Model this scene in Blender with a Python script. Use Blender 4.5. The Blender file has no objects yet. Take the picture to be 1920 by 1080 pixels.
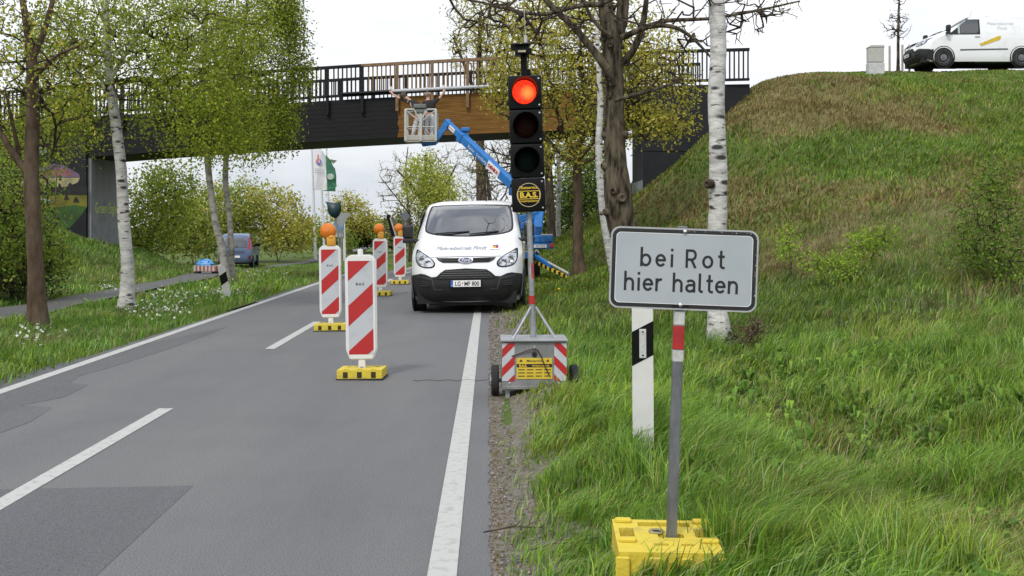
import bpy, bmesh, math, random
import numpy as np
from mathutils import Vector, Matrix, Euler, Quaternion
R = math.radians
rnd = random.Random(7)
npr = np.random.default_rng(11)
S = bpy.context.scene
COL = S.collection

# ------------------------------------------------------------------ camera, sky, sun, exposure
CAM_H, F, HOR = 1.55, 2000.0, 420.0          # eye height, focal length in photo pixels, horizon row
cam = bpy.data.cameras.new('camera'); cam_o = bpy.data.objects.new('camera', cam); COL.objects.link(cam_o)
cam_o.location = (0, 0, CAM_H); cam_o.rotation_euler = (R(90), 0, 0)
cam.sensor_width = 36; cam.lens = 36*F/1920; cam.shift_y = -(540-HOR)/1920
cam.clip_start = 0.1; cam.clip_end = 3000
S.camera = cam_o
SUN_EL, SUN_AZ = R(48), R(205)               # azimuth clockwise from +Y: behind and left of the camera
wd = bpy.data.worlds.new('World'); S.world = wd; wd.use_nodes = True
nt = wd.node_tree; nt.nodes.clear()
def N(t, **k):
    n = nt.nodes.new(t)
    for a, b in k.items(): setattr(n, a, b)
    return n
sky = N('ShaderNodeTexSky'); sky.sky_type = 'NISHITA'; sky.sun_disc = False
sky.sun_elevation = SUN_EL; sky.sun_rotation = SUN_AZ
tc = N('ShaderNodeTexCoord'); mp = N('ShaderNodeMapping'); mp.inputs['Scale'].default_value = (1, 1, 2.6)
n1 = N('ShaderNodeTexNoise'); n1.inputs['Scale'].default_value = 2.3; n1.inputs['Detail'].default_value = 7; n1.inputs['Roughness'].default_value = .55
cr = N('ShaderNodeValToRGB'); cr.color_ramp.elements[0].position = .34; cr.color_ramp.elements[1].position = .66
cr.color_ramp.elements[0].color = (5.6, 6.0, 6.6, 1); cr.color_ramp.elements[1].color = (9.6, 9.6, 9.7, 1)
mx = N('ShaderNodeMixRGB'); mx.inputs['Fac'].default_value = .9
sp = N('ShaderNodeSeparateXYZ'); mr = N('ShaderNodeMapRange')
mr.inputs['From Min'].default_value = 0; mr.inputs['From Max'].default_value = .8; mr.inputs['To Min'].default_value = .92; mr.inputs['To Max'].default_value = 1.75
ml = N('ShaderNodeVectorMath', operation='SCALE')
bg = N('ShaderNodeBackground'); bg.inputs['Strength'].default_value = .1
out = N('ShaderNodeOutputWorld')
L = nt.links.new
L(tc.outputs['Generated'], mp.inputs['Vector']); L(mp.outputs['Vector'], n1.inputs['Vector']); L(n1.outputs['Fac'], cr.inputs['Fac'])
# the cloud cover breaks open high up
gp = N('ShaderNodeValToRGB'); gp.color_ramp.elements[0].position = .42; gp.color_ramp.elements[1].position = .60; gp.color_ramp.elements[0].color = (.38, .38, .38, 1); gp.color_ramp.elements[1].color = (.96, .96, .96, 1)
n2 = N('ShaderNodeTexNoise'); n2.inputs['Scale'].default_value = 3.4; n2.inputs['Detail'].default_value = 6; L(mp.outputs['Vector'], n2.inputs['Vector']); L(n2.outputs['Fac'], gp.inputs['Fac'])
hm = N('ShaderNodeMapRange'); hm.inputs['From Min'].default_value = .42; hm.inputs['From Max'].default_value = .62; hm.inputs['To Min'].default_value = 0; hm.inputs['To Max'].default_value = 1
gm = N('ShaderNodeMixRGB'); gm.inputs['Color1'].default_value = (.95, .95, .95, 1); L(gp.outputs['Color'], gm.inputs['Color2']); L(hm.outputs['Result'], gm.inputs['Fac']); L(gm.outputs['Color'], mx.inputs['Fac'])
L(sky.outputs['Color'], mx.inputs['Color1']); L(cr.outputs['Color'], mx.inputs['Color2'])
L(tc.outputs['Generated'], sp.inputs['Vector']); L(sp.outputs['Z'], mr.inputs['Value']); L(sp.outputs['Z'], hm.inputs['Value'])
L(mx.outputs['Color'], ml.inputs[0]); L(mr.outputs['Result'], ml.inputs['Scale'])
L(ml.outputs['Vector'], bg.inputs['Color']); L(bg.outputs['Background'], out.inputs['Surface'])
sun = bpy.data.lights.new('sun', 'SUN'); sun.energy = 1.7; sun.angle = R(9); sun.color = (1, .96, .9)
sun_o = bpy.data.objects.new('sun', sun); COL.objects.link(sun_o)
sd = Vector((math.sin(SUN_AZ)*math.cos(SUN_EL), math.cos(SUN_AZ)*math.cos(SUN_EL), math.sin(SUN_EL)))
sun_o.rotation_euler = sd.to_track_quat('Z', 'Y').to_euler()
S.view_settings.view_transform = 'Standard'; S.view_settings.look = 'None'
S.view_settings.exposure = 0.35; S.view_settings.gamma = 1; S.view_settings.use_curve_mapping = False
S.cycles.max_bounces = 6; S.cycles.transparent_max_bounces = 4

def W(px, py, D):                              # a point seen at a photo pixel, D metres away
    return Vector(((px-960)/F*D, D, CAM_H+(HOR-py)/F*D))

# ------------------------------------------------------------------ materials
MATS = {}; GLOW = {}
def mat(name, col, rough=.5, metal=0, var=.12, scale=6, bump=0, spec=.5, stretch=(1, 1, 1), col2=None, coat=0, bscale=None, detail=6, pos=(.35, .65)):
    if name in MATS: return MATS[name]
    m = bpy.data.materials.new(name); MATS[name] = m; m.use_nodes = True
    t = m.node_tree; b = t.nodes['Principled BSDF']
    b.inputs['Roughness'].default_value = rough; b.inputs['Metallic'].default_value = metal
    b.inputs['Specular IOR Level'].default_value = spec; b.inputs['Coat Weight'].default_value = coat
    c = t.nodes.new('ShaderNodeTexCoord'); mp = t.nodes.new('ShaderNodeMapping'); mp.inputs['Scale'].default_value = stretch
    n = t.nodes.new('ShaderNodeTexNoise'); n.inputs['Scale'].default_value = scale; n.inputs['Detail'].default_value = detail; n.inputs['Roughness'].default_value = .6
    r = t.nodes.new('ShaderNodeValToRGB'); r.color_ramp.elements[0].position, r.color_ramp.elements[1].position = pos
    c2 = col2 if col2 else tuple(min(1, x*(1+var)) for x in col)
    c1 = col if col2 else tuple(x*(1-var) for x in col)
    r.color_ramp.elements[0].color = (*c1, 1); r.color_ramp.elements[1].color = (*c2, 1)
    l = t.links.new
    l(c.outputs['Object'], mp.inputs['Vector']); l(mp.outputs['Vector'], n.inputs['Vector']); l(n.outputs['Fac'], r.inputs['Fac']); l(r.outputs['Color'], b.inputs['Base Color'])
    if bump:
        bp = t.nodes.new('ShaderNodeBump'); bp.inputs['Strength'].default_value = bump; bp.inputs['Distance'].default_value = .02
        n2 = t.nodes.new('ShaderNodeTexNoise'); n2.inputs['Scale'].default_value = bscale or scale*3; n2.inputs['Detail'].default_value = 5
        l(mp.outputs['Vector'], n2.inputs['Vector']); l(n2.outputs['Fac'], bp.inputs['Height']); l(bp.outputs['Normal'], b.inputs['Normal'])
    return m
def emit(name, col, strength, base=(.2, .02, .01)):
    m = mat(name, base, .25, var=.1, scale=40, bump=.5)
    b = m.node_tree.nodes['Principled BSDF']
    n = m.node_tree.nodes.new('ShaderNodeTexVoronoi'); n.inputs['Scale'].default_value = 55
    c = m.node_tree.nodes.new('ShaderNodeTexCoord'); r = m.node_tree.nodes.new('ShaderNodeValToRGB')
    r.color_ramp.elements[0].color = (col[0], col[1]*2.0, col[2]*1.2, 1); r.color_ramp.elements[1].color = (col[0]*.75, col[1]*.5, col[2]*.5, 1); r.color_ramp.elements[1].position = .8
    l = m.node_tree.links.new
    l(c.outputs['Object'], n.inputs['Vector']); l(n.outputs['Distance'], r.inputs['Fac'])
    d = m.node_tree.nodes.new('ShaderNodeVectorMath'); d.operation = 'DISTANCE'; d.inputs[1].default_value = GLOW.get(name, (0, 0, 0)); l(c.outputs['Object'], d.inputs[0])     # bulb behind the lens
    r3 = m.node_tree.nodes.new('ShaderNodeValToRGB'); r3.color_ramp.elements[0].color = (1, 1, 1, 1); r3.color_ramp.elements[1].color = (0, 0, 0, 1); r3.color_ramp.elements[1].position = .075; l(d.outputs['Value'], r3.inputs['Fac'])
    mx_ = m.node_tree.nodes.new('ShaderNodeMixRGB'); mx_.blend_type = 'ADD'; mx_.inputs['Color2'].default_value = (.5, .30, .05, 1); l(r3.outputs['Color'], mx_.inputs['Fac']); l(r.outputs['Color'], mx_.inputs['Color1']); l(mx_.outputs['Color'], b.inputs['Emission Color'])
    b.inputs['Emission Strength'].default_value = strength
    return m
def attr_mat(name, transl=.35, rough=.6):      # leaves and blades: the colour of each one is stored on the mesh
    m = bpy.data.materials.new(name); MATS[name] = m; m.use_nodes = True; t = m.node_tree; t.nodes.clear()
    a = t.nodes.new('ShaderNodeVertexColor'); a.layer_name = 'Col'
    d = t.nodes.new('ShaderNodeBsdfPrincipled'); d.inputs['Roughness'].default_value = rough; d.inputs['Specular IOR Level'].default_value = .12
    tr = t.nodes.new('ShaderNodeBsdfTranslucent'); mx = t.nodes.new('ShaderNodeMixShader'); mx.inputs['Fac'].default_value = transl
    o = t.nodes.new('ShaderNodeOutputMaterial'); l = t.links.new
    l(a.outputs['Color'], d.inputs['Base Color']); l(a.outputs['Color'], tr.inputs['Color'])
    l(d.outputs[0], mx.inputs[1]); l(tr.outputs[0], mx.inputs[2]); l(mx.outputs[0], o.inputs['Surface'])
    return m
M_LEAF = attr_mat('leaf', .4); M_GRASS = attr_mat('grass_blade', .35, .5); M_PETAL = attr_mat('petal', .3)
def bark_birch():
    m = mat('birch_bark', (.30, .29, .27), .75, col2=(.56, .55, .52), scale=5, stretch=(1, 1, 3), bump=.4)
    t = m.node_tree; b = t.nodes['Principled BSDF']; l = t.links.new
    c = t.nodes.new('ShaderNodeTexCoord'); mp = t.nodes.new('ShaderNodeMapping'); mp.inputs['Scale'].default_value = (2.2, 2.2, 8.5)
    n = t.nodes.new('ShaderNodeTexNoise'); n.inputs['Scale'].default_value = 2.6; n.inputs['Detail'].default_value = 6
    r = t.nodes.new('ShaderNodeValToRGB'); r.color_ramp.elements[0].position = .61; r.color_ramp.elements[1].position = .68
    v = t.nodes.new('ShaderNodeTexVoronoi'); v.inputs['Scale'].default_value = 3.4; v.inputs['Randomness'].default_value = 1; mp2 = t.nodes.new('ShaderNodeMapping'); mp2.inputs['Scale'].default_value = (.8, .8, 2.1)
    r2 = t.nodes.new('ShaderNodeValToRGB'); r2.color_ramp.elements[0].position = .15; r2.color_ramp.elements[1].position = .27
    r2.color_ramp.elements[0].color = (1, 1, 1, 1); r2.color_ramp.elements[1].color = (0, 0, 0, 1)
    mm = t.nodes.new('ShaderNodeMath'); mm.operation = 'MAXIMUM'
    mix = t.nodes.new('ShaderNodeMixRGB'); mix.inputs['Color2'].default_value = (.022, .02, .018, 1)
    old = [k for k in t.links if k.to_socket == b.inputs['Base Color']][0].from_socket
    l(c.outputs['Object'], mp.inputs['Vector']); l(mp.outputs['Vector'], n.inputs['Vector']); l(n.outputs['Fac'], r.inputs['Fac'])
    l(c.outputs['Object'], mp2.inputs['Vector']); l(mp2.outputs['Vector'], v.inputs['Vector']); l(v.outputs['Distance'], r2.inputs['Fac'])
    l(r.outputs['Color'], mm.inputs[0]); l(r2.outputs['Color'], mm.inputs[1]); l(mm.outputs[0], mix.inputs['Fac']); l(old, mix.inputs['Color1']); l(mix.outputs['Color'], b.inputs['Base Color'])
    return m
BIRCH = bark_birch(); BIRCH_G = mat('grey_birch_bark', (.05, .047, .04), .85, spec=.1, col2=(.30, .285, .25), scale=4, stretch=(1, 1, 2.2), bump=.5, detail=9, pos=(.3, .55))
BARK = mat('oak_bark', (.03, .025, .019), .9, spec=.1, col2=(.115, .092, .068), scale=9, stretch=(1, 1, .3), bump=1, bscale=16)
BARK_GREEN = mat('mossy_bark', (.018, .0145, .010), .9, spec=.08, col2=(.115, .094, .066), scale=11, stretch=(1, 1, .22), bump=1, bscale=13, pos=(.38, .62))
TWIG = mat('dark_twig', (.024, .018, .013), .85, spec=.1, col2=(.07, .055, .042), scale=9)
BARK_BROWN = mat('brown_bark', (.05, .032, .02), .9, spec=.1, col2=(.115, .085, .06), scale=7, stretch=(1, 1, .35), bump=.8)
WHITE = mat('white_plastic', (.46, .46, .43), .5, col2=(.62, .62, .60), scale=5, detail=9, pos=(.25, .42)); REFL_W = mat('reflective_white', (.34, .36, .375), .5, col2=(.42, .44, .46), scale=6, detail=9, pos=(.3, .5))
RED = mat('reflective_red', (.26, .012, .012), .5, col2=(.38, .013, .013), scale=7, detail=9, pos=(.3, .5)); YEL = mat('yellow_recycled_plastic', (.27, .22, .07), .75, col2=(.55, .425, .035), scale=7, bump=.5, detail=10, pos=(.22, .46))
BLK = mat('black_plastic', (.0035, .0035, .004), .5, var=.15, spec=.16); BLACK_MATT = mat('matt_black', (.004, .004, .004), .8)
GALV = mat('galvanised_steel', (.24, .25, .26), .5, .5, col2=(.36, .37, .38), scale=14, bump=.1)
STEEL = mat('grey_steel_sheet', (.17, .175, .17), .55, .3, col2=(.24, .245, .24), scale=9)
ALU = mat('bright_steel', (.5, .5, .5), .3, .8); RUBBER = mat('rubber', (.016, .016, .016), .85, var=.25, scale=20, bump=.3)
AMBER = mat('amber_lens', (.60, .16, .006), .25, var=.1, scale=60, bump=.5); AMBER_B = mat('amber_housing', (.55, .26, .02), .45)
BLUE = mat('blue_paint', (.022, .15, .42), .4, var=.12, spec=.35); BLUE_D = mat('dark_blue_paint', (.015, .09, .26), .4)
GREY_W = mat('grey_white_paint', (.42, .42, .39), .5, var=.08); TXT_BLK = mat('lettering_black', (.008, .008, .008), .5)
TXT_YEL = mat('lettering_yellow', (.62, .42, .03), .5); TXT_GRY = mat('lettering_grey', (.26, .27, .29), .5); TXT_WHT = mat('lettering_white', (.7, .7, .7), .5)

# ------------------------------------------------------------------ mesh builder
def tag(o, label=None, cat=None, group=None, kind=None):
    if label: o['label'] = label
    if cat: o['category'] = cat
    if group: o['group'] = group
    if kind: o['kind'] = kind
    return o
def thing(name, label, cat, loc=(0, 0, 0), group=None, rot=None):
    o = bpy.data.objects.new(name, None); COL.objects.link(o); o.location = loc; o.empty_display_size = .2
    if rot: o.rotation_euler = rot
    return tag(o, label, cat, group)
def base_of(p):
    v = Vector((0, 0, 0))
    while p is not None: v += Vector(p.location); p = p.parent
    return v
class MB:
    def __init__(s): s.v = []; s.f = []; s.m = []
    def add(s, vs, fs, m=0):
        k = len(s.v); s.v += [tuple(p) for p in vs]; s.f += [tuple(i+k for i in f) for f in fs]; s.m += [m]*len(fs); return s
    def bm(s, b, m=0, M=None):
        b.verts.index_update()
        s.add([(M @ v.co) if M is not None else v.co.copy() for v in b.verts], [[v.index for v in f.verts] for f in b.faces], m); b.free(); return s
    def box(s, c, d, m=0, bev=0, rot=None, seg=1):
        b = bmesh.new(); bmesh.ops.create_cube(b, size=1)
        bmesh.ops.scale(b, vec=Vector(d), verts=b.verts)
        if bev: bmesh.ops.bevel(b, geom=list(b.edges), offset=bev, segments=seg, affect='EDGES', profile=.6)
        M = Matrix.Translation(Vector(c))
        if rot is not None: M = M @ (rot.to_matrix().to_4x4() if not isinstance(rot, Matrix) else rot)
        return s.bm(b, m, M)
    def beam(s, p0, p1, w, h, m=0, up=(0, 0, 1), bev=0):
        p0, p1 = Vector(p0), Vector(p1); d = p1-p0; y = d.normalized(); x = y.cross(Vector(up)).normalized(); z = x.cross(y)
        M = Matrix((x, y, z)).transposed().to_4x4(); M.translation = (p0+p1)/2
        b = bmesh.new(); bmesh.ops.create_cube(b, size=1); bmesh.ops.scale(b, vec=Vector((w, d.length, h)), verts=b.verts)
        if bev: bmesh.ops.bevel(b, geom=list(b.edges), offset=bev, segments=1, affect='EDGES')
        return s.bm(b, m, M)
    def tube(s, pts, rad, n=10, m=0, cap=True, wob=0):
        pts = [Vector(p) for p in pts]; K = len(pts)
        rad = [rad]*K if not hasattr(rad, '__len__') else rad
        vs = []; x = None
        for i, p in enumerate(pts):
            t = (pts[min(i+1, K-1)]-pts[max(i-1, 0)]).normalized()
            if x is None: x = t.orthogonal().normalized()
            x = (x-t*x.dot(t)).normalized(); y = t.cross(x)
            for j in range(n):
                a = 2*math.pi*j/n; r = rad[i]*(1+(rnd.uniform(-wob, wob) if wob else 0))
                vs.append(p+(x*math.cos(a)+y*math.sin(a))*r)
        fs = [(i*n+j, i*n+(j+1) % n, (i+1)*n+(j+1) % n, (i+1)*n+j) for i in range(K-1) for j in range(n)]
        if cap: fs += [tuple(range(n))[::-1], tuple((K-1)*n+j for j in range(n))]
        return s.add(vs, fs, m)
    def lathe(s, prof, o=(0, 0, 0), ax=(0, 0, 1), n=24, m=0, a0=0, a1=None, cap=False):
        ax = Vector(ax).normalized(); x = ax.orthogonal().normalized(); y = ax.cross(x); o = Vector(o)
        full = a1 is None; a1 = a0+2*math.pi if full else a1
        cnt = n if full else n+1; vs = []
        for (r, h) in prof:
            for j in range(cnt):
                a = a0+(a1-a0)*j/n; vs.append(o+ax*h+(x*math.cos(a)+y*math.sin(a))*r)
        fs = []
        for i in range(len(prof)-1):
            for j in range(n):
                k = (j+1) % cnt; fs.append((i*cnt+j, i*cnt+k, (i+1)*cnt+k, (i+1)*cnt+j))
        if cap: fs.append(tuple((len(prof)-1)*cnt+j for j in range(cnt))); fs.append(tuple(range(cnt))[::-1])
        return s.add(vs, fs, m)
    def prism(s, poly, o, ux, uy, depth, m=0, front=True):     # flat outline in the plane (ux,uy), thickened along -ux x uy
        o, ux, uy = Vector(o), Vector(ux), Vector(uy); nz = ux.cross(uy).normalized(); n = len(poly)
        a = [o+ux*p[0]+uy*p[1] for p in poly]; b = [p-nz*depth for p in a]
        fs = [tuple(range(n)), tuple(range(2*n-1, n-1, -1))]+[(i, i+n, (i+1) % n+n, (i+1) % n) for i in range(n)]
        return s.add(a+b, fs, m)
    def poly(s, poly, o, ux, uy, m=0):
        o, ux, uy = Vector(o), Vector(ux), Vector(uy)
        return s.add([o+ux*p[0]+uy*p[1] for p in poly], [tuple(range(len(poly)))], m)
    def text(s, body, size, o, ux=(1, 0, 0), uy=(0, 0, 1), m=0, align='CENTER', bold=0, sx=1.0, shear=0):
        cu = bpy.data.curves.new('t', 'FONT'); cu.body = body; cu.size = size; cu.align_x = align; cu.offset = bold; cu.resolution_u = 3; cu.shear = shear
        ob = bpy.data.objects.new('t', cu); COL.objects.link(ob)
        me = bpy.data.meshes.new_from_object(ob.evaluated_get(bpy.context.evaluated_depsgraph_get()))
        o, ux, uy = Vector(o), Vector(ux), Vector(uy)
        s.add([o+ux*(v.co.x*sx)+uy*v.co.y for v in me.vertices], [tuple(p.vertices) for p in me.polygons], m)
        bpy.data.objects.remove(ob); bpy.data.curves.remove(cu); bpy.data.meshes.remove(me); return s
    def build(s, name, mats, parent=None, smooth=False, world=False, sharp=40):
        if not isinstance(mats, (list, tuple)): mats = [mats]
        off = base_of(parent) if (world and parent is not None) else Vector((0, 0, 0))
        me = bpy.data.meshes.new(name); me.from_pydata([tuple(Vector(p)-off) for p in s.v], [], s.f)
        for m in mats: me.materials.append(m)
        me.polygons.foreach_set('material_index', s.m)
        me.update(); me.validate()
        if smooth:
            me.polygons.foreach_set('use_smooth', [True]*len(me.polygons)); me.set_sharp_from_angle(angle=R(sharp))
        o = bpy.data.objects.new(name, me); COL.objects.link(o); o.parent = parent
        return o
def raw_mesh(name, co, loops, starts, col, mat_, parent=None, off=None, smooth=False):
    me = bpy.data.meshes.new(name)
    if off is not None: co = co-np.array(off)
    me.vertices.add(len(co)); me.vertices.foreach_set('co', co.astype(np.float32).ravel())
    me.loops.add(len(loops)); me.loops.foreach_set('vertex_index', loops.astype(np.int32))
    me.polygons.add(len(starts)); me.polygons.foreach_set('loop_start', starts.astype(np.int32))
    if col is not None:
        a = me.color_attributes.new('Col', 'FLOAT_COLOR', 'POINT'); a.data.foreach_set('color', np.c_[col, np.ones(len(col))].astype(np.float32).ravel())
    me.materials.append(mat_); me.update(calc_edges=True); me.validate()
    if smooth: me.polygons.foreach_set('use_smooth', [True]*len(me.polygons))
    o = bpy.data.objects.new(name, me); COL.objects.link(o); o.parent = parent
    return o
def copy_tree(o, parent=None):
    c = o.copy(); COL.objects.link(c); c.parent = parent
    for ch in list(o.children): copy_tree(ch, c)
    return c
def rrect(w, h, r, n=5, chamfer=False):
    p = []
    for cx, cy, a in ((w/2-r, h/2-r, 0), (-w/2+r, h/2-r, 90), (-w/2+r, -h/2+r, 180), (w/2-r, -h/2+r, 270)):
        for i in range(n+1):
            t = R(a+90*i/n); p.append((cx+r*math.cos(t), cy+r*math.sin(t)))
    return p
def ss(t): t = np.clip(t, 0, 1); return t*t*(3-2*t)
def vnoise(x, y, seed=0):
    xi, yi = np.floor(x).astype(np.int64), np.floor(y).astype(np.int64); fx, fy = x-xi, y-yi
    fx, fy = fx*fx*(3-2*fx), fy*fy*(3-2*fy)
    def h(a, b):
        n = (a*374761393+b*668265263+seed*982451653) & 0x7fffffff
        n = ((n ^ (n >> 13))*1274126177) & 0x7fffffff
        return ((n ^ (n >> 16)) & 0xffff)/65535.
    return (h(xi, yi)*(1-fx)+h(xi+1, yi)*fx)*(1-fy)+(h(xi, yi+1)*(1-fx)+h(xi+1, yi+1)*fx)*fy
def fbm(x, y, seed=0, o=4):
    s = 0; a = .5; t = 0
    for i in range(o): s = s+a*vnoise(x*2**i, y*2**i, seed+i*7); t += a; a *= .55
    return s/t
# ------------------------------------------------------------------ terrain
def zb(y): return -.8*ss((np.asarray(y, float)-30)/28)
def bend(y): return .0016*np.maximum(0, np.asarray(y, float)-46)**2*ss((np.asarray(y, float)-46)/10)
def xr(y): return -.21-.021*np.asarray(y, float)+bend(y)           # centre of the right edge line
def xc(y): return -2.69-.0235*np.asarray(y, float)+bend(y)
def xl(y): return -4.54-.0190*np.asarray(y, float)+bend(y)
CP = [(.3, -3, .02), (.3, 5, .02), (.3, 12, .02), (.2, 20, .02), (0, 30, .0), (-.2, 40, .0), (.65, -3, .15), (.65, 4.4, .16), (.85, 7, .19), (.9, 11, .16), (1.0, 15, .1), (1.0, 20, .1),
      (1.4, 25, .1), (1.7, 28, .1), (1.2, 36, .1), (1.9, 32, .3), (2.3, -3, -.2), (2.3, 6, -.2), (2.35, 8.1, -.2), (2.2, 10.3, -.16), (2.3, 12.6, .1), (2.0, 16, .1), (2.4, 21, .1),
      (3.6, -3, .05), (3.6, 6, .05), (4.6, 9.6, .18), (5.45, 11.4, .3), (6.7, 14, .58), (9.6, 20, 1.5), (13, 27, 3.2), (16.8, 35, 5.7), (18, 41, 7.43), (22, 41, 7.45),
      (4, 12.5, .17), (5, 15.5, .46), (6.7, 21, 1.45), (8.6, 27, 3.2), (10.5, 33, 5.2), (12.3, 38.2, 6.9), (13.2, 40, 7.25), (4., 17, .36), (5.4, 23, 1.45), (6.7, 28.5, 3.26),
      (7.75, 33, 5.2), (8.6, 36.5, 6.3), (3.9, 23, .63), (4.6, 27, 1.82), (5.35, 31.5, 3.45), (6.1, 36, 4.05), (5.78, 34, 3.8), (7, 35, 5.0), (4.76, 34, 3.0), (6.4, 32, 4.35), (5.1, 36, 3.2), (3.45, 30, .8), (4.1, 36, 2.4), (4.1, 40, 2.4), (2.0, 29, .12), (2.6, 38, .9),
      (15.3, 42, 7.43), (12, 44, 7.3), (20, 44, 7.45), (16, 47, 7.4), (9, 40, 6.6), (9, 47, 6.6), (3, 47, 1.2), (10, -3, .15), (14, 4, .3), (20, 12, .8), (22, 20, 2.0), (22, 30, 4.6), (22, 36, 6.3), (.3, 47, .0)]
_P = np.array([c[:2] for c in CP]); _Z = np.array([c[2] for c in CP])
def _phi(r2): return np.where(r2 > 1e-9, .5*r2*np.log(np.maximum(r2, 1e-9)), 0)
_n = len(CP); _A = np.zeros((_n+3, _n+3)); _A[:_n, :_n] = _phi(((_P[:, None]-_P[None])**2).sum(-1))+np.eye(_n)*.08
_A[:_n, _n] = 1; _A[:_n, _n+1:] = _P; _A[_n, :_n] = 1; _A[_n+1:, :_n] = _P.T
_w = np.linalg.solve(_A, np.r_[_Z, 0, 0, 0])
def tps(x, y):
    x = np.clip(x, -1, 22); y = np.clip(y, -3, 47); q = np.stack([x, y], -1)
    o = np.empty(len(x))
    for i in range(0, len(x), 20000):
        s = q[i:i+20000]; o[i:i+20000] = _phi(((s[:, None]-_P[None])**2).sum(-1)) @ _w[:_n]+_w[_n]+s @ _w[_n+1:]
    return np.clip(o, -.28, 7.46)
def toe(y): return 9.6+2.1*np.clip((y-20)/18, -.8, 1.1)+9*ss((y-41)/10)
def gz(x, y):
    x = np.atleast_1d(np.asarray(x, float)).ravel(); y = np.atleast_1d(np.asarray(y, float)).ravel(); x, y = np.broadcast_arrays(x, y)
    z0 = zb(y); e = xr(y)+.35
    w = ss((x-e)/.5); fade = 1-ss((y-47)/13); T = tps(x, y)
    zr = z0+(T-z0*ss((y-20)/10)*0-z0)*fade*w
    bump = (fbm(x*.9, y*.9, 3)-.5)*.12+(fbm(x*3, y*3, 9)-.5)*.05
    zr = zr+bump*w*ss((x-e-.5)/1.5)
    s = -x-toe(y); lf = 1-ss((y-44)/12)
    zl = z0+np.clip(.43*np.where(s > 0, s*s/(s+.8), 0), 0, 6.4)*lf
    zl = zl+bump*ss((-x-(-xl(y)+.3))/1.0)*.7
    return np.where(x > (xr(y)+xl(y))/2, zr, zl)
def gz1(x, y): return float(gz(x, y)[0])
def on_ground(px, py, D): p = W(px, py, D); p.z = gz1(p.x, p.y); return p
def lines(*seg):
    o = []
    for a, b, st in seg: o += list(np.arange(a, b, st))
    return np.array(sorted(set(np.round(o, 4))))
gx = lines((-500, -60, 40), (-60, -22, 4), (-22, -6.2, .4), (-6.2, -4, .2), (-4, -1.2, .7), (-1.2, 4, .16), (4, 22, .4), (22, 60, 4), (60, 541, 40))
gy = lines((-6, 1.5, .6), (1.5, 14, .25), (14, 48, .4), (48, 70, 1), (70, 140, 5), (140, 700, 40))
X, Y = np.meshgrid(gx, gy); Xf, Yf = X.ravel(), Y.ravel(); Z = gz(Xf, Yf)
inroad = (Xf > xl(Yf)-.05) & (Xf < xr(Yf)+.30); Z = np.where(inroad, zb(Yf)-.035, Z)
nx, ny = len(gx), len(gy); idx = np.arange(nx*ny).reshape(ny, nx)
q = np.stack([idx[:-1, :-1], idx[:-1, 1:], idx[1:, 1:], idx[1:, :-1]], -1).reshape(-1, 4)
def dry_mask(x, y):          # where last year's brown grass stands on the bank
    n = fbm(x*.35+3, y*.35, 21); n2 = fbm(x*1.3, y*1.3, 5)
    hz = np.maximum(tps(np.ravel(x), np.ravel(y)), 0).reshape(np.shape(x))
    top = ss((hz-3.2)/1.2)*(1-ss((hz-6.6)/.5))*ss((x-6.0)/1.5)*(1-ss((x-11.5)/3))*1.0
    mid = ss((x-3.2)/1.5)*ss((hz-.45)/.3)*(1-ss((hz-1.9)/1.5))*.8
    foot = .10*ss((x-1.2)/2)
    return np.clip((top+mid+foot)*1.0+(n-.5)*1.9+(n2-.5)*.9-.12, 0, 1)*ss((x-.6)/1.5)
n1_, n2_ = fbm(Xf*.8, Yf*.8, 2), fbm(Xf*4, Yf*4, 8)
dm = np.where(Xf > 0, dry_mask(Xf, Yf), np.clip((fbm(Xf*.4, Yf*.4, 31)-.45)*2.2, 0, 1))
green = np.stack([.055+.03*n1_, .085+.045*n1_, .016+.01*n2_], -1); brown = np.stack([.125+.05*n2_, .105+.04*n2_, .045+.02*n2_], -1)
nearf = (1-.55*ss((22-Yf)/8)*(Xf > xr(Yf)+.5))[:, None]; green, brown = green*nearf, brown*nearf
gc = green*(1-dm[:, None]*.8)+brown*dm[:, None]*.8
M_GROUND = attr_mat('turf_soil', 0, .95)
ground = raw_mesh('ground', np.stack([Xf, Yf, Z], -1), q.ravel(), np.arange(0, q.size, 4), gc, M_GROUND, smooth=True); tag(ground, kind='structure')

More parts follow.
